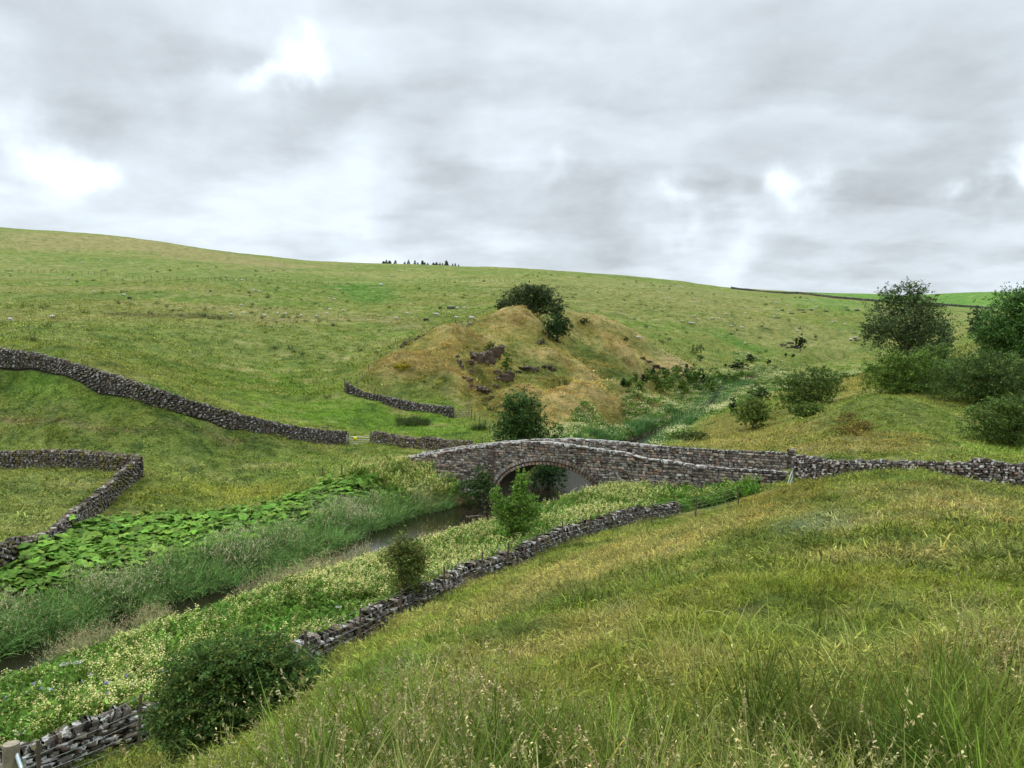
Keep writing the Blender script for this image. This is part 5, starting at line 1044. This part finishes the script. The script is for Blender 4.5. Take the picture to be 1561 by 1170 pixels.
x, y = polar(800, 2.6, 8, p=1.3); k = fbm(x / 1.0, y / .9, 241, 2) - .22 * (y - 4.2); m = (k > 0) & (y < yline(x) - .6); put('seeding_grasses', 'tan seed heads of grasses standing in the foreground', 'grass', x[m], y[m], seedh, (.6, 1.1), .3, (1, 1, 1), comb=.4, jit=.18)
# buttercups and daisies: tiny flowers
def flowerhead(c, r, n=6, name='flower'):
    mb = MB(); tube(mb, [[0, 0, 0], [.01, 0, .1], [.02, .01, .2]], .0022, 3, (.08, .14, .03)); V, F, cc = leaves(np.array([[.02, .01, .205]] * n) + R.normal(0, r * .35, (n, 3)), r, np.repeat([c], n, 0), .08, 1.5, 1.2); mb.add(V, F, cc); return mb.me(name, M['flower'])
x, y = polar(1500, 6, 30, p=1.2); m = (y < yline(x) - .6) & (fbm(x / 2.5, y / 2.5, 231, 2) > .05); put('yellow_flowers', 'tiny yellow flowers in the turf', 'wild flowers', x[m], y[m], [flowerhead((.75, .6, .02), .011)], (.8, 1.2), .2, (1, 1, 1), jit=.05)

# mid distance and far grass
x, y = polar(60000, 34, 130, p=.9); s, zw, hw = river(x, y); m = (y > yline(x) + 1) & (np.abs(s) > hw + .9) & ~on_bridge(x, y) & off_walls(x, y, .6); put('field_grass', 'uneven pasture grass of the valley fields', 'grass', x[m], y[m], turff, (.6, 1.25), .15, comb=.3, jit=.13)
x, y = polar(40000, 110, 420, p=.6); s, zw, hw = river(x, y); m = (np.abs(s) > hw + 1); put('fell_grass', 'coarse grass of the far slopes', 'grass', x[m], y[m], turfff, (.55, 1.2), .15, jit=.17)
rushf = [tuft(40, .45, .75, .05, .35, 2, .35, (1, 1, 1), .25, name='rush') for _ in range(2)]
x, y = polar(1700, 100, 520, p=.5); k = fbm(x / 22, y / 12, 241, 3); m = (k > .10); put('rush_tussocks', 'dark rush tussocks dotted over the fell', 'rushes', x[m], y[m], rushf, (.7, 1.7), .1, (.045, .075, .025), jit=.3)
for u0, u1, v, n in ((607, 652, 646, 60), (500, 520, 600, 0), (720, 740, 655, 14)):
    if n: 
        q = [hit(R.uniform(u0, u1), v - (0 if n < 20 else (R.uniform(-3, 3) + (u0 - 0) * 0)), 60) for _ in range(n)]; q = np.array(q); put('rushes', 'rush clump in the green field beyond the mossy wall' if n > 20 else 'pale rush clump by the bridge end', 'rushes', q[:, 0], q[:, 1], rushf, (.7, 1.2), .1, (.08, .115, .035), jit=.2)

# ---- beckside vegetation
def sweet(name='meadowsweet', flw=(.80, .70, .28)):
    mb = MB()
    for _ in range(4):
        bx, by = R.normal(0, .16, 2); h = R.uniform(.75, 1.15); lx, ly = R.normal(0, .1, 2); tip = np.array([bx + lx, by + ly, h]); tube(mb, [[bx, by, -.05], [bx + lx * .4, by + ly * .4, h * .5], tip], [.008, .006, .004], 3, (.14, .12, .04))
        n = 20; t = R.uniform(.12, .95, n); P = np.stack([bx + lx * t + R.normal(0, .10, n), by + ly * t + R.normal(0, .10, n), h * t], 1); V, F, c = leaves(P, .085, np.repeat([(.15, .26, .045)], n, 0), .3, .3, 1.9); mb.add(V, F, c)
        n = R.randint(9, 18); P = tip + R.normal(0, 1, (n, 3)) * np.array([.045, .045, .065]); V, F, c = leaves(P, .038, np.repeat([flw], n, 0), .12, .6, 1.2); mb.add(V, F, c)
    return mb.me(name, M['flower'])
def leafy(name='leafy_herb', c1=(.13, .235, .045), h0=.7):
    mb = MB(); n = 60; P = np.stack([R.normal(0, .2, n), R.normal(0, .2, n), R.uniform(.05, h0, n)], 1); V, F, c = leaves(P, .10, np.repeat([c1], n, 0), .3, .4, 2.0); mb.add(V, F, c)
    for _ in range(6): a = R.normal(0, .15, 2); tube(mb, [[a[0], a[1], -.05], [a[0] * 1.3, a[1] * 1.3, h0]], .007, 3, (.10, .15, .04))
    return mb.me(name, M['flower'])
SW = [sweet() for _ in range(5)]; LF = [leafy() for _ in range(3)]
bright = [tuft(40, .16, .62, .014, .45, 3, .2, (.17, .35, .045), .22, name='bright_grass') for _ in range(3)]
reed = [tuft(30, .22, 1.05, .032, .95, 4, .16, (.15, .27, .07), .45, head=(.2, .02, 7), headc=(.40, .36, .18), heads=.05, name='reed') for _ in range(4)]
reedp = [tuft(20, .2, 1.05, .016, .5, 4, .15, (.16, .25, .07), .25, head=(.26, .026, 12), headc=(.60, .56, .33), heads=.6, name='reed_plume') for _ in range(4)]
tanr = [tuft(16, .16, .80, .010, .3, 3, .15, (.16, .24, .07), .3, head=(.18, .018, 9), headc=(.48, .40, .22), heads=.75, name='tan_grass') for _ in range(4)]
def along(n, s0, s1, x0=-24, x1=22, y0=18, y1=75):
    X = R.uniform(x0, x1, n); Y = R.uniform(y0, y1, n); s, zw, hw = river(X, Y); a = s - np.sign(s) * hw; m = (a > s0) & (a < s1) & (np.sign(s) == np.sign(s0 + s1)) & ~on_bridge(X, Y) & off_walls(X, Y, .5) & (Y > yline(X) + .5); return X[m], Y[m], s[m], hw[m]
RB = along(56000, -.8, 4.4, -26, 0, 18, 58); x, y = RB[0], RB[1]; dd = RB[2] - RB[3]; U = x / y * F0 + CX
wid = 1.5 + 1.5 * fbm(x / 4, y / 4, 251, 2) * 2 + .6 * sstep(200, 420, U); m = (dd < wid) & (U < 672 + 10 * R.randn(len(x))) & (fbm(x / 1.3, y / 1.3, 252, 2) > -.20) & (R.rand(len(x)) < .55)
put('reeds', 'tall dark green reed grass lining the left bank of the beck', 'reeds', x[m], y[m], reed, (.72, 1.12), .12, (1, 1, 1), comb=.3, jit=.18, tus=.25)
m2 = (dd > wid - 1.4) & (dd < wid + .7) & (U < 672) & (R.rand(len(x)) < .22) & (fbm(x / 1.8, y / 1.8, 253, 2) > -.12); put('reed_plumes', 'pale seeding plumes above the reed grass', 'reeds', x[m2], y[m2], reedp, (.72, 1.0), .12, (1, 1, 1), jit=.12)
m3 = (U > 630) & (dd < 1.7) & (fbm(x / 1.2, y / 1.2, 262, 2) > .0) & (U < 750) & (R.rand(len(x)) < .5); put('pinkish_reeds', 'brown seeding grasses at the end of the reed bed', 'reeds', x[m3], y[m3], tanr, (.7, 1.0), .12, (1, .82, .8), jit=.12)
# butterbur
def burr(name='butterbur_leaf'):
    mb = MB(); n = 14; k = 4; V = []; r0 = .24 * R.uniform(.75, 1.25)
    for i in range(k + 1):
        for j in range(n):
            a = 2 * PI * j / n; q = i / k; notch = 1 - .75 * math.exp(-((a - PI) / .22) ** 2) * q; rr = r0 * q * notch * (1 + .07 * math.sin(5 * a + 1) * q); V.append([rr * math.cos(a), rr * math.sin(a), .62 + .05 * math.sin(q * 2.1) * q - .05 * q * q + .022 * math.sin(4 * a) * q * q - (.05 if i == 0 else 0)])
    F = [[i * n + j, i * n + (j + 1) % n, (i + 1) * n + (j + 1) % n, (i + 1) * n + j] for i in range(k) for j in range(n)]; V = np.array(V); q = np.hypot(V[:, 0], V[:, 1]) / r0
    vein = (np.arange(len(V)) % n) % 2; c = np.array([(.125, .24, .032)]) * (1 + .20 * vein[:, None] * np.array([[1.2, 1, .6]])); mb.add(V, F, c); tube(mb, [[.05, .05, -.05], [.02, .02, .3], [0, 0, .57]], [.012, .011, .009], 4, (.20, .24, .10)); return mb.me(name, M['flower'])
BUR = [burr() for _ in range(5)]
BP = np.array([W(u, d) for u, d in [(-80, 24), (-80, 31), (0, 30.6), (40, 34), (110, 38), (150, 41), (240, 43.5), (330, 45), (420, 48.5), (470, 52), (500, 55), (560, 56), (610, 54), (640, 53.5), (600, 47), (500, 41), (300, 34.5), (0, 27.5)]])
X = R.uniform(-26, -4, 62000); Y = R.uniform(22, 58, 62000); s, zw, hw = river(X, Y); dd = s - hw; U = X / Y * F0 + CX; sp = sdpoly(BP, X, Y) + 1.0 * fbm(X / 2, Y / 2, 271, 2)
dens = np.where(U < 500, 1.0, .45); m = (sp < 0) & (dd > 1.9) & off_walls(X, Y, .35) & (R.rand(len(X)) < .95 * dens)
put('butterbur', 'bed of big round bright green butterbur leaves on the left bank', 'butterbur', X[m], Y[m], BUR, (.42, 1.1), .28, (1, 1, 1), comb=.35, jit=.30, zoff=-.05)
m = (np.hypot(X - W(430, 38.6)[0], (Y - 38.6) * .8) < 1.0) | (np.hypot(X - W(480, 41.6)[0], (Y - 41.2)) < .8); m &= (R.rand(len(X)) < .8); put('butterbur_clump', 'small patch of butterbur leaves at the water edge below the reeds', 'butterbur', X[m], Y[m], BUR, (.6, .9), .2, (.9, .95, .9), zoff=-.2)
# herbs and sweet on the left bank near the bridge
X = R.uniform(-14, 0, 16000); Y = R.uniform(46, 66, 16000); s, zw, hw = river(X, Y); dd = s - hw; U = X / Y * F0 + CX; nn = fbm(X / 2.2, Y / 2.2, 281, 2)
ok = (dd > .3) & ~on_bridge(X, Y) & (bridge_o(X, Y) < -.3)
m = ok & (sdpoly(np.array([W(u, d) for u, d in [(540, 57), (575, 61), (625, 60.5), (660, 58), (680, 55.5), (640, 54)]]), X, Y) < .3) & (R.rand(len(X)) < .5); put('meadowsweet_patch', 'creamy meadowsweet patch left of the bridge', 'meadowsweet', X[m], Y[m], SW, (.8, 1.05), .1, (1.05, 1.0, .95))
m = ok & (U > 560) & (U < 765) & (nn > -.12) & (R.rand(len(X)) < .35) & (Y > 50); put('bank_herbs', 'leafy herbs on the bank at the foot of the bridge', 'herbs', X[m], Y[m], LF, (.7, 1.25), .1, (1, 1, 1), jit=.25)
m = ok & (U > 640) & (U < 760) & (nn < .05) & (Y > 51) & (R.rand(len(X)) < .06); put('bridge_foot_meadowsweet', 'scattered cream flowers under the bridge wall', 'meadowsweet', X[m], Y[m], SW, (.8, 1.1), .1, (1, 1, 1))
# right bank meadow between beck and wall
X = R.uniform(-24, 19, 150000); Y = R.uniform(15, 54, 150000); s, zw, hw = river(X, Y); a = -s - hw; nn = fbm(X / 3.5, Y / 3.5, 291, 3); U = X / Y * F0 + CX
ok = (s < 0) & (a > .5) & (Y > yline(X) + .45) & (bridge_o(X, Y) < -.35) & (Y < 52) & (U < 1150); r_ = R.rand(len(X))
fd = np.clip(.42 + 4.5 * nn, .06, 1.0) * sstep(.8, 2.6, a); dn = np.where(Y < 30, .17, .16)
m = ok & (r_ < dn * fd); put('meadowsweet', 'meadow of creamy meadowsweet between the beck and the near wall', 'meadowsweet', X[m], Y[m], SW, (.75, 1.0), .12, (1, 1, 1), jit=.12, zs=.45 + .55 * sstep(.5, 4, a[m]))
m = ok & (r_ > .5) & (r_ < .5 + .11 * np.clip(1.1 - fd, .25, 1)); put('meadow_herbs', 'leafy green herbs among the meadowsweet', 'herbs', X[m], Y[m], LF, (.6, 1.0), .12, (1, 1, 1), jit=.25, zs=.5 + .5 * sstep(.5, 3, a[m]))
m = ok & (r_ > .8) & (r_ < .80 + .10 + .12 * ((a < 3.2) & (a > .7))); put('meadow_grass', 'bright green grass of the right bank', 'grass', X[m], Y[m], bright, (.6, 1.0), .12, (1, 1, 1), comb=.2, jit=.2, zs=.55 + .45 * sstep(.5, 3, a[m]))
m = (s < 0) & (a > -1.0 + .9 * (U > 620)) & (a < 1.0) & (bridge_o(X, Y) < -.5) & (r_ < np.where((U > 110) & (U < 620), .40, .16)) & (fbm(X / 2.2, Y / 2.2, 295, 2) > -.03) & (Y > yline(X) + .5); put('tan_grasses', 'tan seeding grasses along the right edge of the beck', 'grass', X[m], Y[m], tanr, (.7, 1.1), .14, (1, 1, 1), jit=.15)
# white umbellifers and blue flowers
umb = MB(); tube(umb, [[0, 0, 0], [.02, 0, .6], [0, .02, 1.15]], [.012, .01, .008], 4, (.12, .18, .05))
for k in range(9):
    a = 2 * PI * k / 9 + .2; rr = .0 if k == 0 else .14; e = np.array([rr * math.cos(a), rr * math.sin(a), 1.28]); tube(umb, [[0, .02, 1.13], e * .5 + np.array([0, .01, .6]), e], .004, 3, (.12, .18, .05)); V, F, c = leaves(e + R.normal(0, 1, (14, 3)) * np.array([.04, .04, .008]), .022, np.repeat([(.80, .82, .78)], 14, 0), .05, 3, 1.1); umb.add(V, F, c)
V, F, c = leaves(np.stack([R.normal(0, .15, 16), R.normal(0, .15, 16), R.uniform(.1, .7, 16)], 1), .13, np.repeat([(.07, .16, .03)], 16, 0), .2, .4, 1.6); umb.add(V, F, c); um = umb.me('umbellifer', M['leaf'])
for u, v, d, lab in ((97, 1012, 21, 'white umbellifer on the right bank near the left edge'), (118, 1010, 20.8, 'white umbellifer just right of the first on the left edge'), (250, 1003, 21.5, 'flat white umbellifer alone in the meadowsweet above the hawthorn'), (448, 900, 30, 'white umbellifer near the beck above the hawthorn'), (516, 928, 25.6, 'white umbellifer just left of the leaning fence post'), (32, 1134, 16.6, 'big white umbellifer behind the wall at bottom left')):
    x, y = W(u, d); z = gz(x, y); o = obj('umbellifer', um, None, (x, y, z)); k = max(.6, (zpix(v, d) - z) / 1.28); k = min(k, 1.4); o.scale = (k, k, k); o.rotation_euler = (0, 0, u); tag(o, lab, 'umbellifer')
bl = [flowerhead((.30, .27, .58), .035, 7, 'cranesbill')]; X = W(150, 19.5)[0] + R.normal(0, .9, 18); Y = 19.2 + R.normal(0, .8, 18); put('cranesbill', 'small blue-violet cranesbill flowers in the meadowsweet', 'wild flowers', X, Y, bl, (1, 1.3), .2, (1, 1, 1), zoff=.75)
# upstream valley floor
X = R.uniform(-2, 75, 90000); Y = R.uniform(62, 210, 90000); V_ = HY - hbase(X, Y) / Y * F0; U = X / Y * F0 + CX; s, zw, hw = river(X, Y); nn = fbm(X / 5, Y / 7, 301, 3); r_ = R.rand(len(X)); ok = (np.abs(s) > hw + .3) & (bridge_o(X, Y) > BW + .6) & off_walls(X, Y)
SWF = []
for _ in range(4):
    mb = MB(); n = 26; P = np.stack([R.normal(0, .45, n), R.normal(0, .45, n), R.uniform(.1, .7, n)], 1); V, F, c = leaves(P, .22, np.repeat([(.13, .23, .05)], n, 0), .3, .4, 1.8); mb.add(V, F, c); n = 20; P = np.stack([R.normal(0, .45, n), R.normal(0, .45, n), R.normal(.95, .10, n)], 1); V, F, c = leaves(P, .095, np.repeat([(.82, .75, .36)], n, 0), .12, .7, 1.1); mb.add(V, F, c); SWF.append(mb.me('meadowsweet', M['flower']))
bandw = np.interp(U, [860, 930, 1050, 1130, 1330], [10, 9, 7, 5, 9]); m = ok & (np.abs(s) < bandw) & (nn > -.06) & (r_ < .22); put('valley_meadowsweet', 'drifts of cream meadowsweet on the valley floor behind the bridge', 'meadowsweet', X[m], Y[m], SWF, (.7, 1.1), .1, (1, 1, 1), jit=.15)
m = ok & (np.abs(s) < hw + 2.6) & (r_ < .45) & (Y < 180) & (U > 880) & (fbm(X / 4, Y / 4, 305, 2) > -.1); put('upstream_reeds', 'dark green reeds along the beck upstream of the bridge', 'reeds', X[m], Y[m], [tuft(40, .35, 1.15, .05, .45, 3, .2, (.10, .21, .06), .25, name='reed') for _ in range(3)], (.7, 1.1), .1, (1, 1, 1), jit=.2)
X = R.uniform(40, 75, 14000); Y = R.uniform(150, 235, 14000); U = X / Y * F0 + CX; nn = fbm(X / 6, Y / 6, 311, 2); m = (U > 1120) & (U < 1335) & (nn > .0) & (R.rand(len(X)) < .35); put('upper_meadow_flowers', 'pale flowering meadow in front of the solitary tree', 'meadowsweet', X[m], Y[m], SWF, (.6, .95), .1, (1, 1, 1.0), jit=.15)
# mound dressing: tall orange-tan grass tops
tang = [tuft(26, .55, .55, .045, .6, 3, .4, (1.12, 1.1, 1.15), .2, name='fescue') for _ in range(3)]
X = R.uniform(-26, 44, 34000); Y = R.uniform(96, 182, 34000); U = X / Y * F0 + CX; nn = fbm(X / 7, Y / 7, 321, 2); m = (U > 560) & (U < 1050) & (nn > -.02) & (R.rand(len(X)) < .6); m &= sdpoly(max((z[0] for z in ZONES), key=len), X, Y) < 0; put('fescue', 'tan seeding grasses over the quarry mound', 'grass', X[m], Y[m], tang, (.6, 1.1), .15, jit=.2)
# yellow ragwort and rusty bramble patches
yb = []
for c_ in ((.75, .55, .01),):
    mb = MB(); n = 60; P = np.stack([R.normal(0, .4, n), R.normal(0, .4, n), R.uniform(.2, .6, n)], 1); V, F, c = leaves(P, .10, np.repeat([c_], n, 0), .15, .7, 1.1); mb.add(V, F, c); n = 40; P = np.stack([R.normal(0, .4, n), R.normal(0, .4, n), R.uniform(.0, .5, n)], 1); V, F, c = leaves(P, .12, np.repeat([(.10, .17, .03)], n, 0), .2, .5, 1.6); mb.add(V, F, c); yb.append(mb.me('bedstraw', M['flower']))
q = np.array([hit(615 + R.normal(0, 7), 562 + R.normal(0, 2.2), 90)[:2] for _ in range(34)] + [hit(603, 561, 90)[:2], hit(675, 582, 90)[:2], hit(668, 586, 90)[:2], hit(645, 573, 90)[:2], hit(640, 571, 90)[:2]]); put('yellow_bedstraw', 'bright yellow flower patch on the left lobe of the mound', 'wild flowers', q[:, 0], q[:, 1], yb, (.5, .95), .1, (1, 1, 1), jit=.1)
X = R.uniform(18, 42, 1600); Y = R.uniform(48, 74, 1600); q = polyW([(1262, 640), (1300, 632), (1345, 640), (1350, 652), (1320, 668), (1290, 675), (1265, 662)]); m = (sdpoly(q, X, Y) + 1.6 * fbm(X / 1.5, Y / 1.5, 401, 2) < -.5) & (R.rand(len(X)) < .6); rb = []
for _ in range(3):
    mb = MB(); n = 70; P = np.stack([R.normal(0, .45, n), R.normal(0, .45, n), R.uniform(.05, .8, n)], 1); V, F, c = leaves(P, .11, np.repeat([(.12, .060, .022)], n, 0), .35, .5, 1.6); mb.add(V, F, c); n = 14; P = np.stack([R.normal(0, .4, n), R.normal(0, .4, n), R.uniform(.5, .9, n)], 1); V, F, c = leaves(P, .12, np.repeat([(.26, .15, .02)], n, 0), .2, .5, 1.6); mb.add(V, F, c); rb.append(mb.me('bramble', M['flower']))
put('bramble_patch', 'rust coloured bramble thicket on the bank above the lane wall', 'brambles', X[m], Y[m], rb, (.4, .85), .1, (.8, .95, 1), jit=.3)
# coarse grass at wall feet
fx = []; 
for P in WLS:
    for i in range(len(P) - 1):
        L_ = np.hypot(*(P[i + 1] - P[i])); n = int(L_ * 6); t = R.rand(n)[:, None]; q = P[i] * (1 - t) + P[i + 1] * t; d = (P[i + 1] - P[i]) / L_; nn = np.array([-d[1], d[0]]); fx.append(q + nn * (R.choice([-1, 1], n) * R.uniform(.40, .75, n))[:, None])
fx = np.concatenate(fx); fx = fx[~on_bridge(fx[:, 0], fx[:, 1])]; put('wall_foot_grass', 'ungrazed grass along the feet of the walls', 'grass', fx[:, 0], fx[:, 1], [tuft(30, .22, .42, .014, .6, 3, .3, (1.2, 1.15, 1.1), .25, name='grass_clump') for _ in range(3)], (.6, 1.1), .15, jit=.2)
print('scene built')
